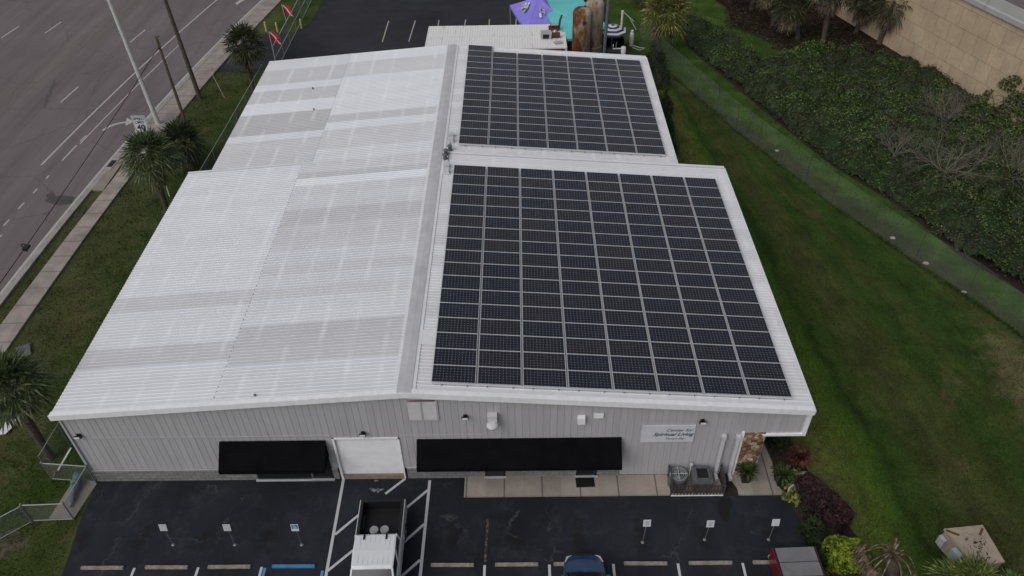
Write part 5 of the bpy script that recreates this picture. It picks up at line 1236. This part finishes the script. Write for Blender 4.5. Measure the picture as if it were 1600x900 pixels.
# ------------------------------------------------------------------ plants
def rv(r_, s=1):
    while True:
        v = Vector((r_.uniform(-1, 1), r_.uniform(-1, 1), r_.uniform(-1, 1)))
        if .05 < v.length < 1: return v.normalized()*s
def fan_frond(mb, r_, org, d, plen, fl, droop, nseg=15, spread=105, wd=.045):
    """costapalmate leaf: petiole then a folded fan of pointed segments"""
    d = d.normalized(); side = d.cross(Vector((0, 0, 1)));
    if side.length < .1: side = Vector((1, 0, 0))
    side.normalize(); up = side.cross(d)
    tip = org + d*plen + Vector((0, 0, -droop*plen*.25))
    w_ = .014; mb.face([org-side*w_, org+side*w_, tip+side*w_, tip-side*w_])
    for i in range(nseg):
        f = i/(nseg-1)*2-1; a = R(spread)*f; L = fl*(1-.35*abs(f))*r_.uniform(.85, 1.1)
        dd = (d*math.cos(a)+side*math.sin(a)+up*(-.12*abs(f))); dd.normalize()
        sd_ = dd.cross(up).normalized()*wd; base = tip + dd*.05
        mid_ = base + dd*L*.55 + Vector((0, 0, -droop*L*.16)); end = base + dd*L + Vector((0, 0, -droop*L*(.34+.3*r_.random())))
        z_ = up*wd*.5*(1 if i % 2 else -1)
        mb.face([base-sd_*.35, mid_-sd_+z_, end, mid_+sd_-z_])
def palm(label, base, crown, r_crown, mat, n_=42, seed=1, dead=6, trunk_r=.17, grp='palms', name='palm_tree', flat=.0, nseg=15, wd=.045, skirt='dead'):
    r_ = random.Random(seed); b0 = Vector((base.x, base.y, 0)); c = Vector(crown)-b0
    t = thing(name, label, 'palm tree', tuple(b0), 0, grp)
    mb = MB(); pts = []; rad = []
    for i in range(9):
        f = i/8; p = Vector((c.x*(f**1.3), c.y*(f**1.3), c.z*f)); pts.append(tuple(p)); rad.append(trunk_r*(1.15-.3*f+.10*math.sin(f*40)))
    mb.tube(pts, rad, 10); tk = mb.build('trunk', 'trunk', t)
    mb = MB()
    for i in range(36):
        f = .72+.27*r_.random(); a = r_.uniform(0, 6.28); p = Vector((c.x*(f**1.3), c.y*(f**1.3), c.z*f)); q = p+Vector((math.cos(a)*.30, math.sin(a)*.30, .22))
        mb.tube([tuple(p), tuple(q)], [.05, .02], 4)
    mb.build('boots', 'dead', tk)
    mb = MB(); top_ = c
    for i in range(n_):
        f = (i+.5)/n_; el = R(82-118*f)+r_.uniform(-.12, .12); az = i*2.39996+r_.uniform(-.25, .25)
        d = Vector((math.cos(az)*math.cos(el), math.sin(az)*math.cos(el), math.sin(el)))
        fan_frond(mb, r_, top_+Vector((0, 0, .1)), d, r_crown*.48*r_.uniform(.85, 1.1), r_crown*.56, .25+.6*f, nseg, 105, wd)
    mb.build('crown', mat, t)
    if dead:
        mb = MB()
        for i in range(dead):
            az = r_.uniform(0, 6.28); el = R(r_.uniform(-75, -45)); d = Vector((math.cos(az)*math.cos(el), math.sin(az)*math.cos(el), math.sin(el)))
            fan_frond(mb, r_, top_+Vector((0, 0, -.15)), d, r_crown*.4, r_crown*.45, .8, nseg, 70, wd)
        mb.build('dead_fronds', skirt, t)
    return t
def crownat(u, v, b): p = GY(u, v, b.y); return (p.x, b.y, p.z)
LP = [((262, 332), (235, 244), 2.12, 'palm', 'bushy green palm on the verge in front of the speed limit sign', 60),
      ((300, 262), (284, 222), 1.95, 'palm_d', 'dull green palm tucked against the building behind the nearer verge palm', 50),
      ((396, 142), (382, 70), 2.0, 'palm_d', 'palm at the far left corner of the roof beside the back drive', 50),
      ((80, 716), (10, 603), 1.95, 'palm', 'palm leaning out past the left edge beside the tipped white board', 60)]
for i, (b_, c, r0, mt, l, n_) in enumerate(LP):
    bb = G(*b_); palm(l, bb, crownat(*c, bb), r0, mt, n_, 11+i, 7, .18, 'palms on the road verge')
bb = G(1024, 90); palm('yellowish green palm by the fence just beyond the rear roof corner', bb, crownat(1041, 16, bb), 2.5, 'palm_y', 46, 21, 8, .22, 'palms near the right fence', wd=.06)
RP = [((1284, 72), (1302, -25), 2.5, 'palm with pale flaky trunk at the edge of the leaf litter'), ((1337, 52), (1354, 0), 2.1, 'thin palm second from the right before the tan wall'), ((1373, 68), (1400, 2), 2.6, 'stout palm at the right end of the row before the tan wall'),
      ((1246, 62), (1240, 8), 2.3, 'low shaggy palm in the litter left of the flaky trunk'), ((1208, 40), (1203, -30), 2.4, 'palm trunk rising off the top edge in the middle of the litter'), ((1300, 25), (1320, -60), 2.4, 'farther palm at the foot of the wall, its crown cut by the top edge'), ((1175, 15), (1165, -45), 2.4, 'leftmost palm of the litter grove at the top edge')]
for i, (b_, c, r0, l) in enumerate(RP):
    bb = G(*b_); palm(l, bb, crownat(*c, bb), r0, 'palm_d', 40, 31+i, 16, .22, 'palms before the tan wall')
bb = G(1030, 12); palm('dark palm behind the yellowish one at the top edge', bb, crownat(1010, -30, bb), 2.6, 'palm_d', 40, 51, 10, .2, 'palms near the right fence')

def shrub(name, label, cat, c, rx, ry, h, n_, size, mat, seed=1, grp=None, box=False, stem='bark', z0=0, rz=0, inner=None, spiky=False):
    r_ = random.Random(seed); t = thing(name, label, cat, (c[0], c[1], z0), rz, grp); mb = MB()
    ph = [r_.uniform(0, 6.28) for _ in range(4)]
    def put(p, nrm, s):
        a = (nrm+rv(r_, .8)).normalized(); u = a.cross(rv(r_)).normalized(); v = a.cross(u)
        L = s*r_.uniform(.7, 1.3); W_ = L*.5
        mb.face([p-u*L*.5, p+v*W_*.5, p+u*L*.5, p-v*W_*.5])
    for i in range(n_):
        if box:
            ax = r_.random(); x, y, z = r_.uniform(-1, 1), r_.uniform(-1, 1), r_.uniform(0.05, 1)
            k = r_.random(); nr = Vector((0, 0, 1))
            if k < .45: z = 1-abs(r_.gauss(0, .06))
            elif k < .72: x = (1-abs(r_.gauss(0, .07)))*(1 if r_.random() < .5 else -1); nr = Vector((x, 0, .3))
            else: y = (1-abs(r_.gauss(0, .07)))*(1 if r_.random() < .5 else -1); nr = Vector((0, y, .3))
            q = 1-.12*max(0, z-.6); rr = (abs(x)**4+abs(y)**4)**.25; 
            if rr > 1: x /= rr; y /= rr
            w_ = 1+.08*math.sin(x*4+ph[0])+.08*math.sin(y*5+ph[1])
            p = Vector((x*rx*q*w_, y*ry*q*w_, z*h*(1+.07*math.sin(x*3+y*4+ph[2]))))
        else:
            d = rv(r_); d.z = abs(d.z); k = 1+.22*math.sin(4*math.atan2(d.y, d.x)+ph[0])*math.cos(3*d.z+ph[1])+.14*math.sin(7*d.x+ph[2])
            s = k*(1-abs(r_.gauss(0, .16))); p = Vector((d.x*rx*s, d.y*ry*s, .08+d.z*h*s)); nr = d
        put(p, nr, size)
    mb.build('foliage', mat, t)
    mb = MB()
    for i in range(7):
        a = i*.9; mb.tube([(0.05*math.cos(a), .05*math.sin(a), 0), (rx*.5*math.cos(a), ry*.5*math.sin(a), h*.7)], [.03, .01], 5)
    mb.build('stems', stem, t)
    return t
def spiky(name, label, cat, c, r0, h, n_, mat, seed, z0=0, wd=.03, grp=None, arch=.5, parent_extra=None):
    r_ = random.Random(seed); t = thing(name, label, cat, (c[0], c[1], z0), 0, grp); mb = MB()
    for i in range(n_):
        az = r_.uniform(0, 6.28); el = math.acos(r_.uniform(.05, .98)); el = math.pi/2-el
        d = Vector((math.cos(az)*math.cos(el), math.sin(az)*math.cos(el), math.sin(el))); s = d.cross(Vector((0, 0, 1))).normalized()*wd; L = r0*r_.uniform(.7, 1.1)
        p0 = Vector((0, 0, h*.25))+d*.05; p1 = p0+d*L*.5; p1.z += .02; p2 = p0+d*L*.85; p2.z -= arch*L*.18; p3 = p0+d*L; p3.z -= arch*L*.42
        mb.face([p0-s*.6, p1-s, p1+s, p0+s*.6]); mb.face([p1-s, p2-s*.7, p2+s*.7, p1+s]); mb.face([p2-s*.7, p3, p2+s*.7])
    mb.build('leaves', mat, t)
    return t
# entrance planting
def pot(c, label, seed):
    t = spiky('potted_plant', label, 'potted plant', (c.x, c.y), .62, 1.3, 120, 'green', seed, .1, .02, 'potted plants either side of the entrance path')
    mb = MB(); B = [(-.17, -.17), (.17, -.17), (.17, .17), (-.17, .17)]; T = [(-.24, -.24), (.24, -.24), (.24, .24), (-.24, .24)]
    for i in range(4):
        j = (i+1) % 4; mb.face([(*B[i], 0), (*B[j], 0), (*T[j], .5), (*T[i], .5)])
    mb.box(-.26, -.26, .5, .26, -.22, .54); mb.box(-.26, .22, .5, .26, .26, .54); mb.box(-.26, -.22, .5, -.22, .22, .54); mb.box(.22, -.22, .5, .26, .22, .54); mb.box(-.22, -.22, .42, .22, .22, .46)
    mb.build('pot', 'pot', t)
    for k in kids(t):
        if k.name.startswith('leaves'): k.location.z = .35
bpy.context.view_layer.update()
pot(G(1163, 752), 'arching green plant in a black square pot before the stone wall', 5)
pot(G(1218, 757), 'leafy plant in a black square pot right of the entrance path', 6)
c = G(1247, 722); spiky('spiky_shrub', 'round red-brown spiky shrub at the corner of the right lawn', 'shrub', (c.x, c.y), .62, .9, 420, 'redspike', 8, .1, .022, None, .4)
c = G(1236, 778); shrub('croton_bush', 'yellow-green leafy bush between the maroon hedge and parking lot', 'shrub', (c.x, c.y+.15), .42, .62, .55, 260, .22, 'croton', 9)
c = G(1241, 748); shrub('croton_bush', 'small pale green sprig just behind the little white board', 'shrub', (c.x, c.y), .3, .35, .5, 110, .2, 'croton', 19)
c = G(1286, 800); shrub('clipped_hedge', 'long clipped maroon hedge sloping along the lot corner', 'hedge', (c.x, c.y+.2), .55, 1.45, .80, 12000, .075, 'maroon', 10, None, True, 'soil', 0, R(33))
c = G(1318, 876, .35); shrub('clipped_bush', 'bright lime clipped bush between maroon hedges', 'shrub', (c.x, c.y), .82, .78, .95, 4200, .12, 'lime', 12, None, True, 'soil')
c = G(1313, 905, .3); shrub('clipped_hedge', 'low maroon bush cut by the bottom edge below the lime bush', 'hedge', (c.x+.1, c.y-.5), .7, .7, .6, 5000, .075, 'maroon', 13, None, True, 'soil')
c = G(1272, 852); shrub('dark_shrub', 'dark green low shrub between the lot edge and the lime bush', 'shrub', (c.x+.05, c.y-.1), .5, 1.15, .5, 4200, .09, 'brush_dark', 14, None, True, 'soil')
c = G(1262, 818); shrub('dark_shrub', 'small dark reddish-green shrub below the maroon hedge', 'shrub', (c.x+.2, c.y), .35, .6, .35, 500, .09, 'brush_dark', 24, None, True)
c = G(1222, 712); 
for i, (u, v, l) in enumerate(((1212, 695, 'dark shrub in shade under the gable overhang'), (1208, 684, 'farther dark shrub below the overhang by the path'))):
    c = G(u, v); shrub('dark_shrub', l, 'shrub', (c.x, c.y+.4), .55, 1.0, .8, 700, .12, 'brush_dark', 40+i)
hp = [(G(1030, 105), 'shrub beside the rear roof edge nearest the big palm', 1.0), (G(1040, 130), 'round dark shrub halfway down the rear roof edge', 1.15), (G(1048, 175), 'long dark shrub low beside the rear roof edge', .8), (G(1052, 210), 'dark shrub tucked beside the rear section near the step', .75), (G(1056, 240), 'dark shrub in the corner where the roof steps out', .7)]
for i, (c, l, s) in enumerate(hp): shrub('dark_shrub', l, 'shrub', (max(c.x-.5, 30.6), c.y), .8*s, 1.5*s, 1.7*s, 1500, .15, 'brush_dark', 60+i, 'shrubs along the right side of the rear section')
c = G(1231, 775)
t = thing('little_notice', 'small white notice on a stake by the potted plant', 'sign', (c.x, c.y, 0))
mb = MB(); mb.tube([(0, 0, 0), (0, 0, .5)], .015, 5); mb.build('stake', 'galv', t); mb = MB(); mb.rbox((0, 0, 0), R(35), -.16, -.012, .35, .16, .012, .78); mb.build('board', 'signwhite', t)
for u, v, l, s in ((1394.5, 372.6, 'white stone at the foot of the right fence, topmost of the trio', .17), (1446, 412, 'white stone at the fence foot, between two others', .17), (1506, 457, 'white stone at the fence foot, lowest of the trio', .14), (1214, 236, 'grey stone under the fence near the roof step', .14), (1256, 744, 'grey rock beside the maroon hedge', .3), (1260, 752, 'small grey rock beside the maroon hedge', .2)):
    r_ = random.Random(int(u)); mb = MB(); mb.lathe([(s*.75, 0), (s, s*.25), (s*.8, s*.55), (s*.35, s*.75), (.02, s*.78)], (0, 0, 0), 10, 1.2, .8)
    mb.v = [(x*r_.uniform(.85, 1.12), y*r_.uniform(.85, 1.12), z*r_.uniform(.85, 1.12)) for x, y, z in mb.v]; tag(mb.build('stone', 'flash' if 0 else 'barrier', None, loc=G(u, v)), l, 'stone')
# concrete utility vault
Zt = 1.15; cs = [G(1475, 826, Zt), G(1535.5, 820, Zt), G(1570.5, 878, Zt), G(1524.5, 885, Zt)]
t = thing('utility_vault', 'tan concrete vault with stained lid and small blue-grey box on its side', 'utility box', (cs[0].x, cs[0].y, 0))
o_ = Vector((cs[0].x, cs[0].y, 0)); L_ = [Vector((c.x-o_.x, c.y-o_.y, 0)) for c in cs]; cen = sum(L_, Vector())/4
mb = MB(); mb.prism([tuple(p.xy) for p in reversed(L_)], Zt-.10, Zt); mb.build('lid', 'stone_cap', t)
ins = [cen+(p-cen)*.95 for p in L_]; mb = MB(); mb.prism([tuple(p.xy) for p in reversed(ins)], 0, Zt-.10); mb.build('body', 'acgrey' if False else 'stone_cap', t)
e = (L_[3]-L_[0]).normalized(); ang = math.atan2(e.y, e.x)
mb = MB(); pp = L_[0].lerp(L_[3], .55); mb.rbox((pp.x, pp.y, 0), ang, -.22, -.22, .45, .22, -.0, .98); mb.build('meter_box', simple('pale_blue_box', (.30, .37, .42), .5, .1), t)
mb = MB(); pp = L_[0].lerp(L_[3], .12); mb.rbox((pp.x, pp.y, 0), ang, -.16, -.16, .3, .16, 0, .8); mb.build('meter_box', 'galv_light', t)
mb = MB()
for (f, g_, a, lx) in ((.12, .13, .5, .26), (.85, .18, -.9, .2), (.35, .95, -.9, .16)):
    p = L_[0].lerp(L_[1], f).lerp(L_[3].lerp(L_[2], f), g_); mb.rbox((p.x, p.y, 0), -a, -lx, -.04, Zt+.002, lx, .04, Zt+.03)
mb.build('lifting_bracket', 'rustband', t)
mb = MB(); r_ = random.Random(5)
for i in range(46):
    f, g_ = .5+r_.gauss(0, .12), .5+r_.gauss(0, .15); p = L_[0].lerp(L_[1], f).lerp(L_[3].lerp(L_[2], f), g_); s = r_.uniform(.012, .035); a = r_.uniform(0, 3)
    mb.rbox((p.x, p.y, 0), a, -s*1.8, -s*.6, Zt+.001, s*1.8, s*.6, Zt+.006)
mb.build('stains', 'litter', t)
# big blades and the withered palm at the bottom edge
def dead_palm():
    c = G(1390, 925, 0); r_ = random.Random(3); t = thing('withered_palm', 'withered palm with thick trunk, pale arching ribs and drooping brown fronds', 'palm tree', (c.x+.05, c.y-.1, 0))
    top_ = GY(1393, 866, c.y+.35)-Vector((c.x+.05, c.y-.1, 0)); mb = MB(); mb.tube([(0, 0, 0), tuple(Vector(top_)*.5+Vector((.05, 0, 0))), tuple(top_)], [.32, .27, .24], 12); mb.build('trunk', 'trunk', t)
    mb = MB()
    for az, L, up in ((3.0, 1.25, .55), (3.4, 1.2, .25), (3.7, 1.5, .35), (2.6, .8, .5), (-.3, 1.0, .35), (-.9, 1.15, .3), (-1.5, 1.3, .4), (1.3, .5, .8), (.7, .55, .7), (-2.2, 1.2, .35)):
        pts = []
        for k in range(9):
            f = k/8; pts.append((top_.x+math.cos(az)*L*f, top_.y+math.sin(az)*L*f, top_.z+.05+up*math.sin(f*2.6)*1.0-L*.75*f*f))
        mb.tube(pts, [.05*(1-f/10) for f in range(9)], 5)
    for i in range(26):
        a = r_.uniform(0, 6.28); mb.tube([(top_.x+.1*math.cos(a), top_.y+.1*math.sin(a), top_.z-.05), (top_.x+.42*math.cos(a), top_.y+.42*math.sin(a), top_.z+r_.uniform(.0, .3))], [.05, .012], 4)
    mb.build('bare_ribs', 'dead', t)
    mb = MB()
    for i in range(16):
        az = 2.3+i*.17+r_.uniform(-.2, .2) if i < 11 else r_.uniform(-2, .3); L = r_.uniform(.8, 1.2); o2 = Vector((top_.x+math.cos(az)*L*.75, top_.y+math.sin(az)*L*.75, top_.z-.15-.2*r_.random()))
        fan_frond(mb, r_, o2, Vector((math.cos(az)*.6, math.sin(az)*.6, -.8)), .12, .65, 1.0, 11, 60, .03)
    mb.build('dead_fronds', 'dead', t)
dead_palm()
c = G(1505, 912, 1.0)
palm('bright green fan palm at the bottom edge in front of the vault', Vector((c.x, c.y-.3, 0)), (c.x, c.y-.3, 1.0), 1.75, 'yucca', 34, 71, 5, .16, None, nseg=19, wd=.035)
c = G(1570, 925, .8)
palm('second green fan palm at the bottom right corner', Vector((c.x, c.y-.3, 0)), (c.x, c.y-.3, .75), 1.35, 'yucca', 26, 72, 6, .14, None, nseg=17, wd=.035)

# bare trees in the thicket
def bare_tree(label, base, H, spread, seed, n_=15):
    r_ = random.Random(seed); t = thing('bare_tree', label, 'tree', (base.x, base.y, 0), 0, 'leafless trees in the thicket'); mb = MB()
    def br(p, d, L, r0, dep):
        pts = [p]; q = p
        for k in range(3):
            d = (d+rv(r_, .28)+Vector((0, 0, .05))).normalized(); q = q+d*L/3; pts.append(q)
        mb.tube([tuple(a) for a in pts], [r0*.8, r0*.65, r0*.5, r0*.4], 5 if dep < 2 else 3, False)
        if dep < 5:
            for k in range(3 if dep < 4 else 2):
                j = r_.choice([1, 2, 3, 3]); br(pts[j], (d+rv(r_, .85)).normalized(), L*r_.uniform(.55, .8), max(.006, r0*.5), dep+1)
    mb.tube([(0, 0, 0), (0, 0, H*.2)], [.12, .10], 7); mb.build('trunk', 'bark', t); mb = MB()
    for i in range(n_):
        a = i/n_*6.28+r_.uniform(-.3, .3); br(Vector((0, 0, H*.15+.02*i)), Vector((math.cos(a), math.sin(a), r_.uniform(.35, 1.2))).normalized(), spread*.5, .05, 1)
    mb.build('branches', 'bark', t)
bare_tree('greyish leafless tree sprawling over the thicket below the wall vines', G(1470, 285), 3.6, 3.6, 3)
bare_tree('pale leafless tree higher up the thicket close to the tan wall', G(1470, 200), 3.2, 3.0, 5)
bare_tree('wide bare tree at the right edge of the thicket', G(1575, 290), 3.6, 3.4, 8)
bare_tree('low bare brush in the middle of the thicket edge', G(1395, 250), 2.4, 2.4, 9, 9)

from mathutils import noise as NZ
def inpoly(x, y, P):
    c = False; j = len(P)-1
    for i in range(len(P)):
        if (P[i][1] > y) != (P[j][1] > y) and x < (P[j][0]-P[i][0])*(y-P[i][1])/(P[j][1]-P[i][1])+P[i][0]: c = not c
        j = i
    return c
TH = [(35.6, 47.2), (39.9, 34.1), (42.6, 26.5), (45.4, 21.6), (47.3, 16), (49.5, 12.4), (53, 6), (57, -2), (70.5, -2), wpt(20, -.1)[:2], wpt(40, -.1)[:2], wpt(44.5, -.2)[:2], (52.5, 43.4), (50.6, 44.6), (48.4, 43.8), (46.6, 45.6), (44.6, 45), (43, 43), (41.6, 44.2), (40.6, 46.5), (39.2, 49), (37.4, 53), (36, 52)]
BU = []; rb = random.Random(17)
for gx in range(26):
    for gy in range(38):
        X, Y = 35+gx*1.5+rb.uniform(-.6, .6), -2+gy*1.5+rb.uniform(-.6, .6)
        if not inpoly(X, Y, TH): continue
        e = min(1.0, max(0, (X-(49.5-(Y-12.4)*.40))/2.6+.42)) if Y > 12 else 1
        dw = (51.2-.318*(Y-54.1))-X; e *= min(1, .5+max(0, dw)/5)
        big_ = NZ.noise(Vector((X*.2, Y*.2, 3)))
        H = max(.35, (1.25+1.3*big_+rb.uniform(-.35, .55))*e); rr_ = rb.uniform(.85, 1.5)*(.7+.3*e)
        k = 0 if rb.random() < .5 else (2 if rb.random() < .68 else 3)
        if NZ.noise(Vector((X*.3, Y*.3, 9))) > .30: k = 3
        if Y > 27 and e < .95 and rb.random() < .7: k = 3
        BU.append((X, Y, rr_, H, k))
GRD = {}
for b_ in BU: 
    for ax in (-1, 0, 1):
        for ay in (-1, 0, 1): GRD.setdefault((int(b_[0]//2)+ax, int(b_[1]//2)+ay), []).append(b_)
def thh(x, y):
    h = .16
    for X, Y, r0, H, k in GRD.get((int(x//2), int(y//2)), []):
        d = ((x-X)**2+(y-Y)**2)/(r0*r0)
        if d < 1: h = max(h, H*math.sqrt(1-d))
    return h
sb = MB(); sb.face([(*p, .008) for p in TH]); struct('thicket_soil', sb, 'soil')
mb = MB(); STP = .3; mb.cur = 1
for ix in range(int(36/STP)):
    for iy in range(int(54/STP)):
        X, Y = 35.2+ix*STP, -2+iy*STP
        cr = [(X, Y), (X+STP, Y), (X+STP, Y+STP), (X, Y+STP)]
        if all(inpoly(a, b, TH) for a, b in cr): mb.face([(a, b, thh(a, b)*.80) for a, b in cr])
r_ = random.Random(99); area = [b_[2]*(b_[2]+b_[3]) for b_ in BU]; tot = sum(area)
for b_, ar_ in zip(BU, area):
    X, Y, r0, H, k = b_
    if Y < 3 and X > 56: ar_ *= .5
    for q in range(int(165000*ar_/tot)):
        d = rv(r_); d.z = abs(d.z); f = 1.04-abs(r_.gauss(0, .13)); p = Vector((X+d.x*r0*f, Y+d.y*r0*f, d.z*H*f))
        if not inpoly(p.x, p.y, TH) or p.z < thh(p.x, p.y)*.62: continue
        sz = r_.uniform(.035, .095); nrm = (d*.6+Vector((0, 0, .4))+rv(r_, .75)).normalized(); u = nrm.cross(rv(r_)).normalized(); v = nrm.cross(u)
        mb.cur = k; mb.face([p-u*sz, p+v*sz*.55, p+u*sz, p-v*sz*.55])
MAT['brush_b'] = leafmat('bright_thicket_leaves', [(.16, (.036, .060, .012)), (.4, (.068, .120, .018)), (.6, (.12, .19, .03)), (.8, (.22, .29, .06))], cell=.35)
MAT['brush_c'] = leafmat('dull_thicket_leaves', [(.16, (.030, .026, .016)), (.4, (.060, .052, .032)), (.6, (.075, .085, .032)), (.8, (.12, .13, .06))], cell=.35)
o = mb.build('thicket', ['brush', 'brush_dark', 'brush_b', 'brush_c']); o['kind'] = 'stuff'; o['label'] = 'tangled thicket of low bushes, weeds and vines below the tan wall'
# twigs through the thicket
mb = MB()
for i in range(2600):
    x, y = r_.uniform(36, 62), r_.uniform(6, 47)
    if not inpoly(x, y, TH): continue
    h = thh(x, y); d = rv(r_); d.z = abs(d.z)*.6; L = r_.uniform(.25, .7); p = Vector((x, y, h*r_.uniform(.5, 1.02))); mb.tube([tuple(p), tuple(p+d*L)], [.012, .006], 3, False)
o = mb.build('thicket_twigs', 'bark'); o['kind'] = 'stuff'; o['label'] = 'dry grey twigs poking out of the thicket'
# vines climbing the wall
mb = MB()
def GW(u, v):
    d = ray(u, v); t = (51.2+.318*54.1-CX-.318*CY)/(d.x+.318*d.y); return CAMP+d*t
cnt = 0
while cnt < 4200:
    u = r_.uniform(1425, 1680); tp = 205-(u-1425)*.62 if u < 1545 else 128-.1*(u-1545); v = r_.uniform(tp-8, tp+110); f = (v-tp)/110
    if NZ.noise(Vector((u*.035, v*.05, 5))) < .12-.75*f+max(0, (1500-u)*.004): continue
    p = GW(u, v)-WN*(.05+r_.random()*.25)
    if p.z < .1: continue
    s = r_.uniform(.05, .11); nrm = (-WN+rv(r_, .8)).normalized(); q = nrm.cross(rv(r_)).normalized(); k = nrm.cross(q)
    mb.face([p-q*s, p+k*s*.6, p+q*s, p-k*s*.6]); cnt += 1
for k in range(34):
    u0 = r_.uniform(1450, 1660); p0 = GW(u0, 235); pts = []
    for j in range(7): pp = GW(u0+j*r_.uniform(-7, 9), 232-j*14); pts.append(tuple(pp-WN*.06))
    mb.tube(pts, .012, 3, False)
tag(mb.build('wall_vine', 'green'), 'sparse green vine climbing the tan wall at the right edge', 'vine')
# leaf litter under the palms
LT = [(39.6, 66), (39.2, 60), (40.8, 56), (40, 51.5), (43, 48.2), (43.2, 46), (46.6, 44.8), (48.4, 42.4), (50.6, 43), (52.6, 41.5), (53.6, 44.5), (50.6, 54), (46.5, 68)]
mb = MB(); cnt = 0
while cnt < 12000:
    x, y = r_.uniform(40, 54), r_.uniform(43, 66)
    if not inpoly(x, y, LT): continue
    a = r_.uniform(0, 3.14); L = r_.uniform(.08, .4); w_ = r_.uniform(.012, .035); d = Vector((math.cos(a), math.sin(a), r_.uniform(-.2, .3))); s = Vector((-d.y, d.x, 0))*w_; p = Vector((x, y, r_.uniform(.02, .22)))
    mb.face([p-d*L*.5-s, p-d*L*.5+s, p+d*L*.5+s*.4, p+d*L*.5-s*.4]); cnt += 1
o = mb.build('leaf_litter', 'deadlitter'); o['kind'] = 'stuff'; o['label'] = 'brown fallen fronds and litter under the palms'
# grass blades
def grassok(x, y):
    if x > 31:
        if y < 0 and x < 33.5+(-y)*.1+.3: return False
        if inpoly(x, y, TH): return False
        if x > 51.2-.318*(y-54.1)-.3: return False
        if y >= 0 and x < 33.1 and y < 19: return False
        if x < 31.0 and y > 33: return False
        return True
    if -12 < x < .2 and y < 44:
        o_ = x-cxy(y)
        if o_ < .55 or (swl(y)-.02 < o_ < swr(y)+.02): return False
        if swl(y) < .9 and o_ < swr(y): return False
        if 23.5 < y < 32 and o_ < 1.5: return False
        if x > -.1 and y > 0: return False
        if inpoly(x, y, [pC, pB, pA, g2(118, 742)]): return False
        if x > .1 and y < 0: return False
        return True
    return False
mb = MB(); cnt = 0; tries = 0
while cnt < 150000 and tries < 900000:
    tries += 1
    if r_.random() < .72: x, y = r_.uniform(31, 56), r_.uniform(-8, 52)
    else: x, y = r_.uniform(-11.4, .3), r_.uniform(-7, 44)
    if not grassok(x, y): continue
    tall = NZ.noise(Vector((x*.8, y*.8, 1))); 
    hgt = .05+.05*max(0, tall)+r_.random()*.03+ (.05 if x < 0 and tall > .1 else 0)
    a = r_.uniform(0, 6.28); w_ = r_.uniform(.012, .028); d = Vector((math.cos(a)*w_, math.sin(a)*w_, 0)); t_ = Vector((r_.uniform(-.05, .05), r_.uniform(-.05, .05), hgt)); p = Vector((x, y, 0))
    mb.face([p-d, p+d, p+t_]); cnt += 1
o = mb.build('grass', 'grassblade'); o['kind'] = 'stuff'; o['label'] = 'rough mown grass of the lawns and verges'
# tall weeds lining fences and building edge
mb = MB()
for seg, n_ in (([(31.6, 46), (36.8, 31.7), (41.1, 21.7), (44.3, 15.5), (47.9, 8.4)], 2600), ([(-.35, 1), (-.35, 18.5)], 900), ([(.9, 19.5), (.9, 34)], 500), ([(33.0, 0), (33.0, 19)], 700)):
    for i in range(n_):
        k = r_.randrange(len(seg)-1); f = r_.random(); x = seg[k][0]+(seg[k+1][0]-seg[k][0])*f+r_.gauss(0, .12); y = seg[k][1]+(seg[k+1][1]-seg[k][1])*f
        a = r_.uniform(0, 6.28); d = Vector((math.cos(a)*.02, math.sin(a)*.02, 0)); p = Vector((x, y, 0)); mb.face([p-d, p+d, p+Vector((r_.uniform(-.1, .1), r_.uniform(-.1, .1), r_.uniform(.12, .32)))])
o = mb.build('weeds', 'grassblade'); o['kind'] = 'stuff'; o['label'] = 'longer grass left uncut under the fences and walls'
# little white flowers on the verge
